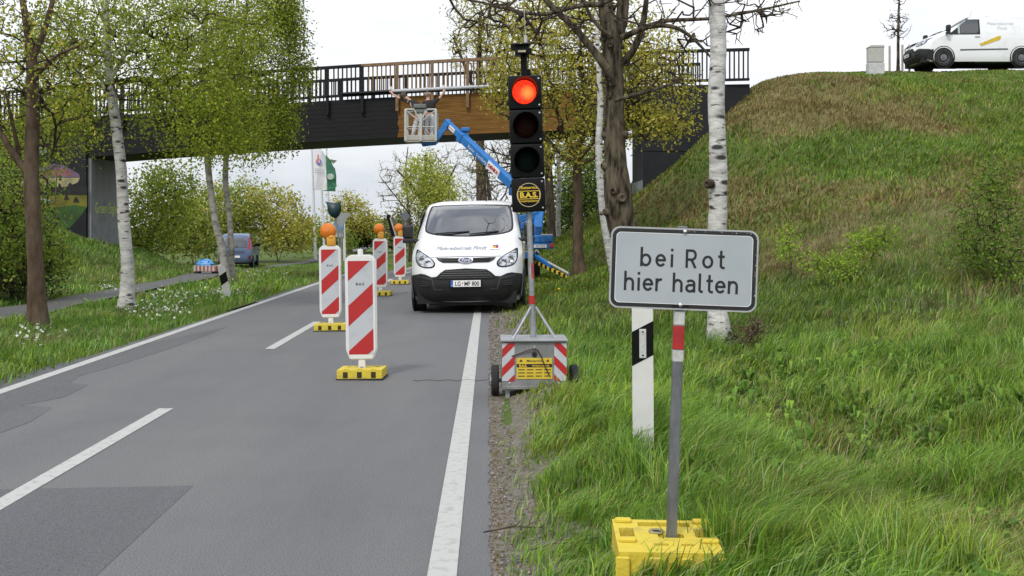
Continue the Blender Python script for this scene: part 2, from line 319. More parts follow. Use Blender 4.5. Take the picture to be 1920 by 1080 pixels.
# ------------------------------------------------------------------ road, markings, shoulder, path
def asphalt(name, c1, c2, c3):
    m = mat(name, c1, .82, col2=c2, scale=1.1, stretch=(1, .22, 1), bump=.35, bscale=160, pos=(.3, .7))
    t = m.node_tree; b = t.nodes['Principled BSDF']; l = t.links.new
    old = [k for k in t.links if k.to_socket == b.inputs['Base Color']][0].from_socket
    c = t.nodes.new('ShaderNodeTexCoord'); n = t.nodes.new('ShaderNodeTexNoise'); n.inputs['Scale'].default_value = 130; n.inputs['Detail'].default_value = 3
    r = t.nodes.new('ShaderNodeValToRGB'); r.color_ramp.elements[0].position = .3; r.color_ramp.elements[0].color = (.45, .45, .45, 1); r.color_ramp.elements[1].position = .72; r.color_ramp.elements[1].color = (1.5, 1.5, 1.5, 1)
    n2 = t.nodes.new('ShaderNodeTexNoise'); n2.inputs['Scale'].default_value = .55; n2.inputs['Detail'].default_value = 8; n2.inputs['Roughness'].default_value = .7
    r2 = t.nodes.new('ShaderNodeValToRGB'); r2.color_ramp.elements[0].position = .38; r2.color_ramp.elements[1].position = .5; r2.color_ramp.elements[0].color = (c3, c3, c3, 1); r2.color_ramp.elements[1].color = (1, 1, 1, 1)
    m1 = t.nodes.new('ShaderNodeMixRGB'); m1.blend_type = 'MULTIPLY'; m1.inputs['Fac'].default_value = 1
    m2 = t.nodes.new('ShaderNodeMixRGB'); m2.blend_type = 'MULTIPLY'; m2.inputs['Fac'].default_value = 1
    l(c.outputs['Object'], n.inputs['Vector']); l(n.outputs['Fac'], r.inputs['Fac']); l(c.outputs['Object'], n2.inputs['Vector']); l(n2.outputs['Fac'], r2.inputs['Fac'])
    l(old, m1.inputs['Color1']); l(r.outputs['Color'], m1.inputs['Color2']); l(m1.outputs['Color'], m2.inputs['Color1']); l(r2.outputs['Color'], m2.inputs['Color2']); l(m2.outputs['Color'], b.inputs['Base Color'])
    return m
ASPH = asphalt('worn_asphalt', (.105, .107, .112), (.140, .139, .135), .93); ASPH_D = asphalt('patch_asphalt', (.080, .082, .087), (.098, .099, .104), .95)
PATHM = asphalt('path_asphalt', (.085, .085, .08), (.12, .118, .11), .85)
PAINT = mat('road_paint', (.29, .29, .275), .75, col2=(.395, .395, .37), scale=16, detail=9, pos=(.32, .5), bump=.2)
GRAVEL = mat('grit', (.085, .07, .055), .95, col2=(.20, .175, .145), scale=26, detail=9, bump=1, bscale=60)
def strip(name, ys, fa, fb, z, m, parent=None, cols=2, jit=0, kind=None):
    b = MB(); vs = []
    for y in ys:
        a, e = float(fa(y)), float(fb(y))
        for i in range(cols):
            x = a+(e-a)*i/(cols-1)+(rnd.uniform(-jit, jit) if i in (0, cols-1) else 0); vs.append((x, y, float(zb(y))+z))
    b.add(vs, [(r*cols+c, r*cols+c+1, (r+1)*cols+c+1, (r+1)*cols+c) for r in range(len(ys)-1) for c in range(cols-1)])
    o = b.build(name, m, parent)
    if kind: o['kind'] = kind
    return o
yy = list(np.arange(-6, 4, .5))+list(np.arange(4, 20, .12))+list(np.arange(20, 60, 1))+list(np.arange(60, 160, 4))
road = strip('road', yy, lambda y: xl(y)-.18, lambda y: xr(y)+.21, .0, ASPH, cols=5, jit=.018, kind='structure')
yc = list(np.arange(-6, 60, .5))+list(np.arange(60, 160, 4))
strip('edge_line', yc, lambda y: xr(y)-.065, lambda y: xr(y)+.065, .004, PAINT, road)
strip('edge_line', yc, lambda y: xl(y)-.065, lambda y: xl(y)+.065, .004, PAINT, road)
for y0, y1 in ((1, 4.9), (4.95, 8.95), (13.2, 16.9), (20.6, 24.4), (26.2, 30), (34, 38), (43, 47), (52, 56)):
    if y0 != 1: strip('centre_dash', list(np.linspace(y0, y1, 6)), lambda y: xc(y)-.06, lambda y: xc(y)+.06, .004, PAINT, road)
b = MB(); b.add([(*(W(p[0], p[1], CAM_H*F/(p[1]-HOR)).xy), .002) for p in ((-160, 921), (362, 911), (175, 1085), (60, 1200), (-400, 1200))], [(0, 1, 2, 3, 4)]); b.build('asphalt_patch', ASPH_D, road)
b = MB(); pp = [(0, 705), (150, 672), (430, 612), (330, 650), (205, 690), (150, 705), (130, 718), (165, 722), (120, 745), (40, 760), (98, 764), (60, 790), (-100, 850), (-200, 790)]
ASPH_S = asphalt('stained_asphalt', (.084, .086, .091), (.108, .108, .109), .95)
b.add([(*(W(p[0], p[1], CAM_H*F/(p[1]-HOR)).xy), .0022) for p in pp], [tuple(range(len(pp)))]); b.build('asphalt_patch', ASPH_S, road)
b = MB()
for i in range(14):      # a thin crack running across the lane
    x0, x1 = 775+i*10, 775+(i+1)*10; ya = 713+math.sin(i*1.7)*1.2; yb_ = 713+math.sin((i+1)*1.7)*1.2
    b.add([(*(W(x0, ya, CAM_H*F/(ya-HOR)).xy), .0045), (*(W(x1, yb_, CAM_H*F/(yb_-HOR)).xy), .0045), (*(W(x1, yb_+.7, CAM_H*F/(yb_+.7-HOR)).xy), .0045), (*(W(x0, ya+.7, CAM_H*F/(ya+.7-HOR)).xy), .0045)], [(0, 1, 2, 3)])
b.build('crack', mat('crack_dirt', (.085, .075, .06), .9), road)
b = MB(); ys = np.arange(-6, 60, .3); vs = []
for y in ys:
    for i in range(5):
        x = float(xr(y))+.17+.72*i/4; vs.append((x, y, (float(zb(y))-.006) if i < 1 else max(gz1(x, y), float(zb(y)))+.012-.012*(i == 1)))
b.add(vs, [(r*5+c, r*5+c+1, (r+1)*5+c+1, (r+1)*5+c) for r in range(len(ys)-1) for c in range(4)]); tag(b.build('shoulder', GRAVEL, smooth=True), kind='structure')
PX = np.array([[-8.5, 2], [-8.5, 15], [-9.0, 30], [-10.6, 40], [-12.6, 50], [-13.2, 56], [-12.6, 66], [-13.5, 90], [-16, 130]])
def path_x(y): return np.interp(y, PX[:, 1], PX[:, 0])
b = MB(); ys = np.arange(2, 130, 1.); vs = []
for y in ys:
    for o_ in (-.52, 0, .52): x = path_x(y)+o_; vs.append((x, y, gz1(x, y)+.035))
b.add(vs, [(r*3+c, r*3+c+1, (r+1)*3+c+1, (r+1)*3+c) for r in range(len(ys)-1) for c in range(2)]); tag(b.build('path', PATHM, smooth=True), kind='structure')

# ------------------------------------------------------------------ bridge
br = thing('bridge', 'dark painted footbridge with a bare brown timber stretch spanning the road', 'bridge', (-7, 37.4, 0))
_bx = np.array([(-18.35, 6.19+.10), (-7.1, 7.03), (8.15, 7.52)])
_pc = np.polyfit(_bx[:, 0], _bx[:, 1], 2)
def bt(x): return float(np.polyval(_pc, x)) if x > -22 else float(np.polyval(_pc, -22))
def by(x): return 36.2+(8.15-x)/26.5*2.0
BX0, BX1, BD = -26.0, 8.15, 3.0
PAINT_D = mat('dark_grey_timber_paint', (.006, .006, .0068), .6, spec=.2, col2=(.0105, .0105, .0118), scale=2.2, stretch=(1, 1, 14), bump=.25, bscale=3)
WOOD = mat('brown_timber', (.115, .055, .013), .75, spec=.12, col2=(.205, .108, .03), scale=2.0, stretch=(.8, .8, 16), bump=.3, detail=8)
WOOD2 = mat('brown_rail_timber', (.12, .065, .028), .7, col2=(.20, .12, .055), scale=5); PAINT_C = mat('concrete_dark_paint', (.012, .0125, .0155), .7, spec=.2, col2=(.019, .0195, .023), scale=1.2)
CONC = mat('weathered_concrete', (.15, .155, .16), .85, col2=(.22, .225, .23), scale=1.6, stretch=(1, 1, .4)); CONC_L = mat('light_concrete_wash', (.17, .18, .19), .85, col2=(.24, .25, .265), scale=2.5)
def pxx(px): return (px-960)/F*37.0
xs = list(np.arange(BX0, BX1, .5))+[BX1]
XW0, XW1 = pxx(747)-.05, pxx(1078)
def edge_x(z): return XW0+.05*math.sin(z*5)+.04*math.sin(z*13+1)
b = MB()
nb = 9                                               # horizontal boards of the fascia, grooves between them
def fascia(xa, xb, m, fa=None, fb=None):
    xs_ = [xa]+[x for x in xs if xa < x < xb]+[xb]
    for k in range(nb):
        t0, t1 = -1.2-1.42*k/nb, -1.2-1.42*(k+1)/nb+.006
        vs = []
        for i, x in enumerate(xs_):
            for t in (t0, t1):
                xx = x
                if i == 0 and fa: xx = fa(t)
                if i == len(xs_)-1 and fb: xx = fb(t)
                vs.append((xx, by(xx), bt(xx)+t))
        n = len(xs_); vs += [(v[0], v[1]+.08, v[2]) for v in vs]; o = 2*n
        fs = []
        for i in range(n-1):
            a, c = 2*i, 2*i+2
            fs += [(a, a+1, c+1, c), (a+o, c+o, c+1+o, a+1+o), (a, c, c+o, a+o), (a+1, a+1+o, c+1+o, c+1)]
        b.add(vs, fs, m)
fascia(BX0, XW0, 0, fb=edge_x); fascia(XW0, XW1, 1, fa=edge_x); fascia(XW1, 4.46, 0)
b.build('fascia', [PAINT_D, WOOD], br, world=True)
b = MB(); vs = []
for x in [x_ for x_ in xs if x_ <= 4.4]:
    y = by(x)+.09; t = bt(x); vs += [(x, y, t-1.24), (x, y+BD, t-1.24), (x, y+BD, t-2.62), (x, y, t-2.62)]
nn = len(vs)//4
b.add(vs, [(4*i+a, 4*i+(a+1) % 4, 4*i+4+(a+1) % 4, 4*i+4+a) for i in range(nn-1) for a in range(4)]); b.build('deck_girder', PAINT_D, br, world=True)
def rail(name_, dy, top_m, brown, x0, x1):
    b = MB(); post_x = [pxx(612)+1.225*k for k in range(-18, 20)]; post_x = [x for x in post_x if x0 < x < x1]
    cut0, cut1 = pxx(676), pxx(1010)
    def mi(x): return 1 if brown and cut0 < x < cut1 else 0
    k = x0
    while k < x1:
        if min(abs(k-p) for p in post_x) > .07:
            z = bt(k); b.box((k, by(k)+dy, z-.56), (.045, .05, .94), mi(k))
        k += .153
    p = b.build('rear_railing' if dy > 1 else 'front_railing', [PAINT_D, WOOD2], br, world=True)
    def run(nm, xa, xb, t, h, w, ms, off=0):
        q = MB(); xx = [xa]+[x for x in xs if xa < x < xb]+[xb]
        for a, c in zip(xx[:-1], xx[1:]):
            va = [(x, by(x)+dy+off+o_, bt(x)+t+hh) for x in (a, c) for o_, hh in ((-w/2, 0), (w/2, 0), (w/2, -h), (-w/2, -h))]
            q.add(va, [(0, 1, 5, 4), (1, 2, 6, 5), (2, 3, 7, 6), (3, 0, 4, 7), (0, 3, 2, 1), (4, 5, 6, 7)])
        q.build(nm, ms, p, world=True)
    if brown:
        run('top_rail', x0, cut0, 0, .1, .13, PAINT_D); run('top_rail', cut0+.002, cut1, 0, .1, .13, WOOD2); run('top_rail', cut1+.002, x1, 0, .1, .13, PAINT_D)
    else: run('top_rail', x0, x1, 0, .1, .13, PAINT_D)
    run('bottom_rail', x0, x1, -1.02, .085, .1, PAINT_D)
    for x in post_x:
        q = MB(); br_ = brown and pxx(742) < x < pxx(1010)
        z = bt(x); q.box((x, by(x)+dy-.06, z-.57), (.1, .1, .98)); q.box((x, by(x)+dy-.085 if dy < 1 else by(x)+dy+.08, z-1.42), (.11, .1, .6), bev=.012)
        q.build('railing_post', WOOD2 if br_ else PAINT_D, p, world=True)
rail('front', -.02, None, True, -25.5, BX1-.1); rail('rear', BD+.1, None, False, -25.5, BX1-1.2)
b = MB(); pp = [(x, by(x)-.17, bt(x)-1.0-.02) for x in np.linspace(pxx(735), pxx(1100), 30)]
b.tube(pp, .062, 10)
for x in np.linspace(pxx(760), pxx(1090), 9): b.lathe([(.075, -.05), (.075, .05)], (x, by(x)-.17, bt(x)-1.02), (1, 0, .03), 12, cap=True)
b.build('grey_pipe', mat('grey_pipe', (.36, .37, .38), .45), br, smooth=True, world=True)
b = MB(); pp = [(x, by(x)-.17, bt(x)-1.02) for x in np.linspace(pxx(640), pxx(735), 10)]; b.tube(pp, .055, 8); b.build('black_pipe', BLK, br, smooth=True, world=True)
# end walls (abutments)
def wall(poly, y0, depth, m, nm='abutment'):
    q = MB(); q.prism(poly, (0, y0, 0), (1, 0, 0), (0, 0, 1), depth, m=0); return q.build(nm, m, br, world=True)
yR = by(6)-.02
ra = wall([(4.46, -1), (8.1, -1), (8.1, bt(8.1)-1.2), (4.46, bt(4.46)-1.2)], yR, 3.2, PAINT_C)
q = MB(); q.box((6.28, yR-.012, 4.05), (3.6, .02, .025)); q.build('joint', BLACK_MATT, ra, world=True)
q = MB(); q.box((4.452, yR+1.6, 1.7), (.012, 3.1, 2.7)); q.build('wash_panel', CONC_L, ra, world=True)
q = MB(); q.text('Green', .62, (4.440, yR+2.9, 2.55), (0, -1, 0), (0, 0, 1), 0, 'LEFT'); q.text('Eagle', .62, (4.440, yR+2.9, 1.95), (0, -1, 0), (0, 0, 1), 0, 'LEFT')
q.build('lettering', mat('faded_yellow_green', (.22, .24, .05), .8), ra, world=True)
yL = by(-15.1)-.02
la = wall([(-15.1, -1.5), (-15.1, bt(-15.1)-2.63), (-14.98, bt(-15.)-2.63), (-14.98, -1.5)], yL+.05, 3.0, CONC)
la2 = wall([(-26, -1), (-15.11, -1), (-15.11, bt(-15.2)-1.2), (-26, bt(-26)-1.2)], yL-.10, 3.2, PAINT_C)
q = MB(); q.box((-14.973, yL+1.55, 1.0), (.012, 2.9, 2.9)); q.build('wash_panel', CONC_L, la, world=True)
q = MB(); q.text('Green Eagle', .56, (-14.962, yL+.35, 1.95), (0, 1, 0), (0, 0, 1), 0, 'LEFT', sx=.78); q.build('lettering', mat('yellow_green_paint', (.50, .60, .06), .7), la, world=True)
def blob(cx, cz, rx, rz, n=26, j=.12, seed=0):
    r_ = random.Random(seed); return [(cx+rx*math.cos(2*math.pi*i/n)*(1+r_.uniform(-j, j)), cz+rz*math.sin(2*math.pi*i/n)*(1+r_.uniform(-j, j))) for i in range(n)]
q = MB(); ym = yL-.104
def mp_(px, py): p = W(px, py, ym); return (p.x, p.z)
def mpoly(pts, m, d): q.poly([mp_(*p) for p in pts], (0, ym-d, 0), (1, 0, 0), (0, 0, 1), m)
mpoly([(40, 318), (75, 316), (100, 307), (120, 310), (148, 326), (150, 332), (40, 334)], 0, .002)
mpoly([(60, 326), (95, 318), (122, 315), (140, 328), (60, 332)], 1, .004)
mpoly([(40, 334), (150, 333), (146, 342), (120, 352), (60, 357), (40, 358)], 2, .002)
mpoly([(30, 355), (70, 352), (90, 347), (110, 351), (163, 350), (163, 366), (30, 366)], 3, .004)
mpoly([(30, 366), (163, 366), (163, 388), (140, 384), (90, 392), (30, 396)], 4, .002)
mpoly([(30, 396), (90, 391), (140, 384), (163, 388), (152, 405), (130, 428), (30, 440)], 5, .003)
mpoly([(72, 372), (92, 373), (98, 379), (74, 381)], 6, .005); mpoly([(70, 275), (86, 274), (90, 283), (80, 291), (70, 289)], 6, .005)
for cx, cy, w_ in ((125, 371, 5), (143, 376, 6), (112, 350, 4), (132, 349, 6), (98, 347, 3)): mpoly([(cx-w_, cy+4), (cx-w_*.6, cy-4), (cx, cy-7), (cx+w_*.6, cy-3), (cx+w_, cy+4)], 3, .006)
cols = [(.16, .10, .17), (.26, .10, .11), (.36, .32, .17), (.012, .012, .010), (.16, .15, .012), (.03, .085, .012), (.28, .36, .36)]
q.build('mural', [mat('mural_paint_%s' % n, tuple(q_*.75 for q_ in c), .8, var=.3, scale=2.5) for n, c in zip(('violet', 'rose', 'cream', 'black', 'yellow', 'green', 'pale'), cols)], la2, world=True)
# ------------------------------------------------------------------ white van (local: front at y=0 facing -Y, +y to the rear)
VWHITE = mat('white_van_paint', (.60, .605, .60), .3, col2=(.71, .72, .73), scale=1.6, detail=9, pos=(.25, .45), coat=.6); GLASS = mat('dark_glass', (.010, .012, .014), .03, var=.2, spec=1.0, coat=1)
BUMP_L = mat('bumper_ridge_plastic', (.034, .034, .036), .5, var=.2, scale=30)
BUMP = mat('black_bumper_plastic', (.015, .015, .016), .5, var=.2, scale=30, spec=.35); CHROME = mat('chrome', (.6, .6, .6), .15, 1); LENS = mat('headlight_reflector', (.16, .17, .18), .12, .7, col2=(.55, .56, .58), scale=9, detail=2, pos=(.45, .55), coat=1)
_Z = [.2, .25, .35, .5, .66, .8, .95, 1.0, 1.06, 1.15, 1.25, 1.31, 1.36, 1.5, 1.7, 1.88, 1.93]; _Sv = [.2, .11, .04, .0, .01, .045, .10, .14, .25, .48, .75, .91, 1.0, 1.22, 1.54, 1.86, 2.0]
_ZW = [.2, .35, .66, .9, 1.1, 1.3, 1.6, 1.85, 1.93]; _WW = [.93, .965, .985, .99, .985, .965, .915, .865, .835]
def vw(z): return float(np.interp(z, _ZW, _WW))
def vs(x, z):
    t = min(1, abs(x)/vw(z)); s = float(np.interp(z, _Z, _Sv))
    k = float(np.interp(z, [.9, 1.4], [0, 1])); return s+(1-k)*(.13*t**2+.34*t**8)+k*(.09*t**2+.30*t**10)
def patch(b, poly, off, m=0, step=.055, thick=.03):
    q = bmesh.new(); vv = [q.verts.new((p[0], 0, p[1])) for p in poly]; q.faces.new(vv)
    x0, x1 = min(p[0] for p in poly), max(p[0] for p in poly); z0, z1 = min(p[1] for p in poly), max(p[1] for p in poly)
    for a in np.arange(math.floor(x0/step)*step, x1, step): bmesh.ops.bisect_plane(q, geom=q.verts[:]+q.edges[:]+q.faces[:], plane_co=(a, 0, 0), plane_no=(1, 0, 0))
    for a in np.arange(math.floor(z0/step)*step, z1, step): bmesh.ops.bisect_plane(q, geom=q.verts[:]+q.edges[:]+q.faces[:], plane_co=(0, 0, a), plane_no=(0, 0, 1))
    bmesh.ops.triangulate(q, faces=[f for f in q.faces if len(f.verts) > 4])
    for v in q.verts: v.co.y = vs(v.co.x, v.co.z)-off
    if thick:
        be = [e for e in q.edges if e.is_boundary]; r = bmesh.ops.extrude_edge_only(q, edges=be)
        for v in [g for g in r['geom'] if isinstance(g, bmesh.types.BMVert)]: v.co.y += thick+off
    bmesh.ops.recalc_face_normals(q, faces=q.faces); b.bm(q, m)
def sm(p): return p+[(-x, z) for x, z in reversed(p)]       # mirror a half outline
def mirror(p): return [(-x, z) for x, z in reversed(p)]
def smooth_poly(p, n=2):
    for _ in range(n):
        o = []
        for i in range(len(p)):
            a, c = p[i], p[(i+1) % len(p)]; o += [(a[0]*.75+c[0]*.25, a[1]*.75+c[1]*.25), (a[0]*.25+c[0]*.75, a[1]*.25+c[1]*.75)]
        p = o
    return p
def front_text(b, body, size, cx, cz, off, m, shear=0, sx=1, zs=1.0):
    t = MB(); t.text(body, size, (0, 0, 0), (1, 0, 0), (0, 0, 1), 0, shear=shear, sx=sx)
    b.add([(v[0]+cx, vs(v[0]+cx, v[2]*zs+cz)-off-(.004 if zs < 1 else 0), v[2]*zs+cz+(.004 if zs < 1 else 0)) for v in t.v], t.f, m)
def ring_disc(b, c, ax, prof, n=28, m=0): b.lathe(prof, c, ax, n, m)
def wheel(parent, c, side, R0=.34, w=.225, name='wheel'):
    b = MB(); ax = (side, 0, 0); b.lathe([(R0*.62, -w), (R0*.93, -w), (R0, -w*.85), (R0, -w*.12), (R0*.93, 0), (R0*.66, .004), (R0*.62, -.02)], c, ax, 28); o = b.build('tyre', RUBBER, None, smooth=True)
    wh = o; wh.name = name; wh.parent = parent
    b = MB(); b.lathe([(R0*.64, -.02), (R0*.60, -.012), (R0*.52, -.035), (R0*.40, -.03), (R0*.36, -.012), (R0*.2, -.008), (R0*.17, .012), (.001, .014)], c, ax, 28)
    for i in range(8): a = 2*math.pi*i/8; b.lathe([(.024, 0), (.001, .003)], (c[0]-side*.022, c[1]+math.cos(a)*R0*.46, c[2]+math.sin(a)*R0*.46), ax, 8, 1)
    b.build('rim', [mat('grey_wheel_rim', (.14, .14, .15), .45, .4), BLK], wh, smooth=True)
    return wh
def van(name, label, loc, rot, group=None):
    t = thing(name, label, 'van', loc, group, rot)
    b = MB(); zs = sorted(set([.2, .25, .3, .4, .5, .6, .7, .8, .88, .95, 1.0, 1.03, 1.06, 1.1, 1.15, 1.2, 1.25, 1.31, 1.36, 1.45, 1.55, 1.65, 1.75, 1.85, 1.9, 1.93])); nx_ = 32
    ts = [math.sin((i/nx_-.5)*math.pi) for i in range(nx_+1)]
    g = [[(vw(z)*t_, vs(vw(z)*t_, z), z) for t_ in ts] for z in zs]; n = nx_+1
    b.add([p for r in g for p in r], [(r*n+c, r*n+c+1, (r+1)*n+c+1, (r+1)*n+c) for r in range(len(zs)-1) for c in range(nx_)])
    rows = [g[-1]]; s0 = [p[1] for p in g[-1]]                       # roof
    for s in (2.15, 2.35, 2.6, 3.0, 3.6, 4.2, 4.7, 4.86, 4.93):
        w = .835+.02*min(1, (s-2)/.6); cz = 1.93+.075*min(1, ((s-1.95)/.5))**.6-.05*max(0, (s-4)/1)-(.06 if s > 4.9 else 0)
        rows.append([(w*t_, max(s, s0[i]+(s-2.0)*.9 if s < 2.4 else s), 1.93-(.03 if s > 4.9 else 0)+(cz-1.93)*(1-abs(t_)**5)) for i, t_ in enumerate(ts)])
    b.add([p for r in rows for p in r], [(r*n+c, r*n+c+1, (r+1)*n+c+1, (r+1)*n+c) for r in range(len(rows)-1) for c in range(nx_)])
    for sd in (-1, 1):                                              # flanks
        ys = [0, .03, .06, .1, .2, .35, .5, .7, .86, .96, .99, 1]; zz = zs
        vv = []
        for z in zz:
            x0 = vw(z); y0 = vs(x0, z)
            for f in ys: vv.append((sd*(x0+.012*math.sin(math.pi*f) - (.05*(f-.9)/.1 if f > .9 else 0)+(.03*f if z > 1.85 else 0)), y0+(4.93-y0)*f, z))
        k = len(ys); fs = [(r*k+c, r*k+c+1, (r+1)*k+c+1, (r+1)*k+c) for r in range(len(zz)-1) for c in range(k-1)]
        b.add(vv, fs if sd > 0 else [f[::-1] for f in fs])
    b.poly([(-.93, .2), (.93, .2), (.94, .9), (.91, 1.3), (.83, 1.9), (-.83, 1.9), (-.91, 1.3), (-.94, .9)], (0, 4.93, 0), (1, 0, 0), (0, 0, 1))
    b.box((0, 2.6, .26), (1.7, 4.4, .1)); body = b.build('body', VWHITE, t, smooth=True, sharp=50)
    b = MB(); b.box((0, 1.2, .28), (1.75, 2.0, .2)); b.box((0, 3.4, .2), (1.2, 2.6, .1)); b.box((0, .38, .17), (1.35, .3, .05)); b.build('underbody', BLACK_MATT, t)
    # windscreen with black surround
    ws = smooth_poly(sm([(.02, 1.325), (.36, 1.335), (.62, 1.36), (.775, 1.40), (.83, 1.455), (.815, 1.66), (.775, 1.875), (.73, 1.91), (.0, 1.922)]), 1)
    ws2 = [(x*.955, 1.62+(z-1.62)*.93-.002) for x, z in ws]
    b = MB(); patch(b, ws, .010, 0); fr = b.build('windscreen_surround', BUMP, t, smooth=True, sharp=50)
    b = MB(); patch(b, ws2, .016, 0, thick=.004); b.build('windscreen', GLASS, t, smooth=True, sharp=50)
    for x0, x1, z0, z1 in ((-.62, .02, 1.375, 1.415), (.02, .56, 1.36, 1.41)):
        b = MB(); b.tube([(x0, vs(x0, z0)-.035, z0+.01), ((x0+x1)/2, vs((x0+x1)/2, (z0+z1)/2)-.045, (z0+z1)/2+.005), (x1, vs(x1, z1)-.035, z1)], [.010, .014, .010], 6); b.build('wiper', BLACK_MATT, t)
    # headlights
    hl = [(.575, .80), (.53, .86), (.56, .93), (.66, 1.005), (.80, 1.075), (.905, 1.13), (.915, 1.06), (.91, .94), (.86, .845), (.74, .80)]
    for sd, pl in ((1, hl), (-1, mirror(hl))):
        b = MB(); patch(b, smooth_poly(pl, 1), .008, 0); h = b.build('headlight', BLK, t, smooth=True)
        cx = sum(p[0] for p in pl)/len(pl); cz = sum(p[1] for p in pl)/len(pl); b = MB(); patch(b, smooth_poly([(cx+(x-cx)*.88, cz+(z-cz)*.86) for x, z in pl], 1), .013, 0, thick=.004); b.build('lens', LENS, h, smooth=True)
        b = MB()
        for q, r in (((.66, .885), .055), ((.78, .93), .062)): b.lathe([(r, 0), (r*.9, .012), (r*.6, -.005), (.001, -.01)], (sd*q[0], vs(q[0], q[1])-.018, q[1]), (0, -1, 0), 16)
        b.build('reflector', CHROME, h, smooth=True)
    # bonnet shut line, grilles, bumper
    b = MB(); patch(b, [(-.62, .985), (-.3, .985), (0, .988), (.3, .985), (.62, .985), (.62, .992), (0, .996), (-.62, .992)], .004, 0, thick=0); b.build('bonnet_gap', BLACK_MATT, t)
    ug = sm([(.0, .885), (.40, .89), (.49, .93), (.525, .975), (.0, .965)]); b = MB(); patch(b, ug, .014, 0); u = b.build('upper_grille', BUMP, t, smooth=True)
    b = MB()
    for zz in (.915, .945): patch(b, [(-.42, zz-.006), (.42, zz-.006), (.44, zz+.006), (-.44, zz+.006)], .024, 0)
    b.build('grille_bar', BLK, u, smooth=True)
    b = MB(); patch(b, [(.128*math.cos(a), .93+.052*math.sin(a)) for a in np.linspace(0, 2*math.pi, 28, endpoint=False)], .030, 0); em = b.build('badge', CHROME, t, smooth=True)
    b = MB(); patch(b, [(.112*math.cos(a), .93+.042*math.sin(a)) for a in np.linspace(0, 2*math.pi, 28, endpoint=False)], .034, 0); front_text(b, 'Ford', .075, 0, .908, .039, 1, shear=.3); b.build('badge_face', [mat('badge_blue', (.02, .035, .10), .3), TXT_WHT], em)
    bp_ = sm([(.0, .215), (.55, .22), (.83, .235), (.93, .32), (.975, .5), (.982, .665), (.955, .675), (.80, .705), (.72, .695), (.60, .645), (.50, .655), (.0, .66)])
    b = MB(); patch(b, bp_, .022, 0, thick=.06); bu = b.build('bumper', BUMP, t, smooth=True, sharp=35)
    lg = sm([(.0, .595), (.42, .60), (.535, .615), (.515, .65), (.44, .72), (.36, .77), (.0, .79)]); b = MB(); patch(b, lg, .030, 0, thick=.05)
    lgr = b.build('lower_grille', BLACK_MATT, t, smooth=True, sharp=35); b = MB()
    for zz, w_ in ((.635, .47), (.672, .45), (.71, .42), (.747, .36)): patch(b, [(-w_, zz-.010), (w_, zz-.010), (w_-.01, zz+.008), (-w_+.01, zz+.008)], .040, 0)
    b.build('grille_bar', BUMP_L, lgr, smooth=True)
    b = MB(); patch(b, sm([(0, .30), (.42, .30), (.47, .345), (.43, .375), (0, .365)]), .026, 0, thick=.004); b.build('air_intake', BLACK_MATT, bu)
    for sd in (-1, 1):
        fv = [(.62, .45), (.80, .47), (.83, .56), (.80, .60), (.66, .60), (.63, .56)]; b = MB(); patch(b, fv if sd > 0 else mirror(fv), .027, 0, thick=.004); f_ = b.build('side_vent', BLACK_MATT, bu)
        b = MB()
        for zz in (.49, .525, .56): pl = [(.64, zz), (.81, zz+.01), (.81, zz+.022), (.64, zz+.012)]; patch(b, pl if sd > 0 else mirror(pl), .034, 0, thick=.01)
        b.build('vent_slat', BUMP_L, f_)
        rd = [(.42, .415), (.56, .42), (.60, .60), (.86, .64), (.86, .665), (.585, .628), (.53, .445), (.42, .44)]; b = MB(); patch(b, rd if sd > 0 else mirror(rd), .036, 0, thick=.02); b.build('bumper_ridge', BUMP_L, bu, smooth=True)
    b = MB(); b.box((0, -.052, .535), (.55, .018, .125), 0, bev=.004); pl_ = b.build('number_plate', BLK, t)
    b = MB(); b.box((0, -.064, .535), (.52, .006, .11), 0); b.box((-.24, -.068, .535), (.04, .004, .108), 1); b.text('LG', .105, (-.135, -.0685, .497), m=2, sx=.82, bold=.002); b.text('MF 800', .105, (.105, -.0685, .497), m=2, sx=.82, bold=.002)
    b.lathe([(.013, 0), (.001, .001)], (-.052, -.068, .545), (0, -1, 0), 12, 3); b.text('D', .03, (-.24, -.0712, .495), m=4); b.build('plate_face', [mat('plate_white', (.68, .68, .66), .5), mat('plate_blue', (.02, .08, .35), .5), TXT_BLK, RED, TXT_WHT], pl_)
    b = MB(); front_text(b, 'Malereibetrieb Flindt', .106, -.10, 1.10, .007, 0, shear=.35, zs=.85); b.build('bonnet_lettering', mat('bonnet_text_grey', (.19, .20, .22), .5), t)
    b = MB()
    for i, (dx, dz, w_, m_) in enumerate(((0, .055, .05, 0), (.052, .06, .05, 1), (.002, .03, .05, 2), (.054, .033, .05, 3))): patch(b, [(.46+dx, 1.09+dz), (.46+dx+w_, 1.09+dz), (.46+dx+w_, 1.09+dz+.026), (.46+dx, 1.09+dz+.026)], .006, m_, thick=0)
    patch(b, [(.40, 1.10), (.50, 1.085), (.62, 1.105), (.60, 1.112), (.50, 1.098), (.43, 1.112)], .006, 4, thick=0)
    b.build('bonnet_emblem', [RED, mat('emblem_blue', (.02, .04, .22), .4), mat('emblem_yellow', (.6, .42, .02), .4), RED, TXT_GRY], t)
    # mirrors
    for sd in (-1, 1):
        b = MB(); b.box((sd*1.115, 1.10, 1.43), (.20, .14, .24), 0, bev=.045, seg=3); b.box((sd*1.105, 1.10, 1.265), (.22, .13, .09), 0, bev=.03, seg=2); b.box((sd*.98, 1.12, 1.255), (.16, .08, .07), 0, bev=.02); mm = b.build('wing_mirror', BUMP, t, smooth=True, sharp=50)
        b = MB(); b.box((sd*1.115, 1.172, 1.43), (.15, .006, .18)); b.build('mirror_glass', GLASS, mm)
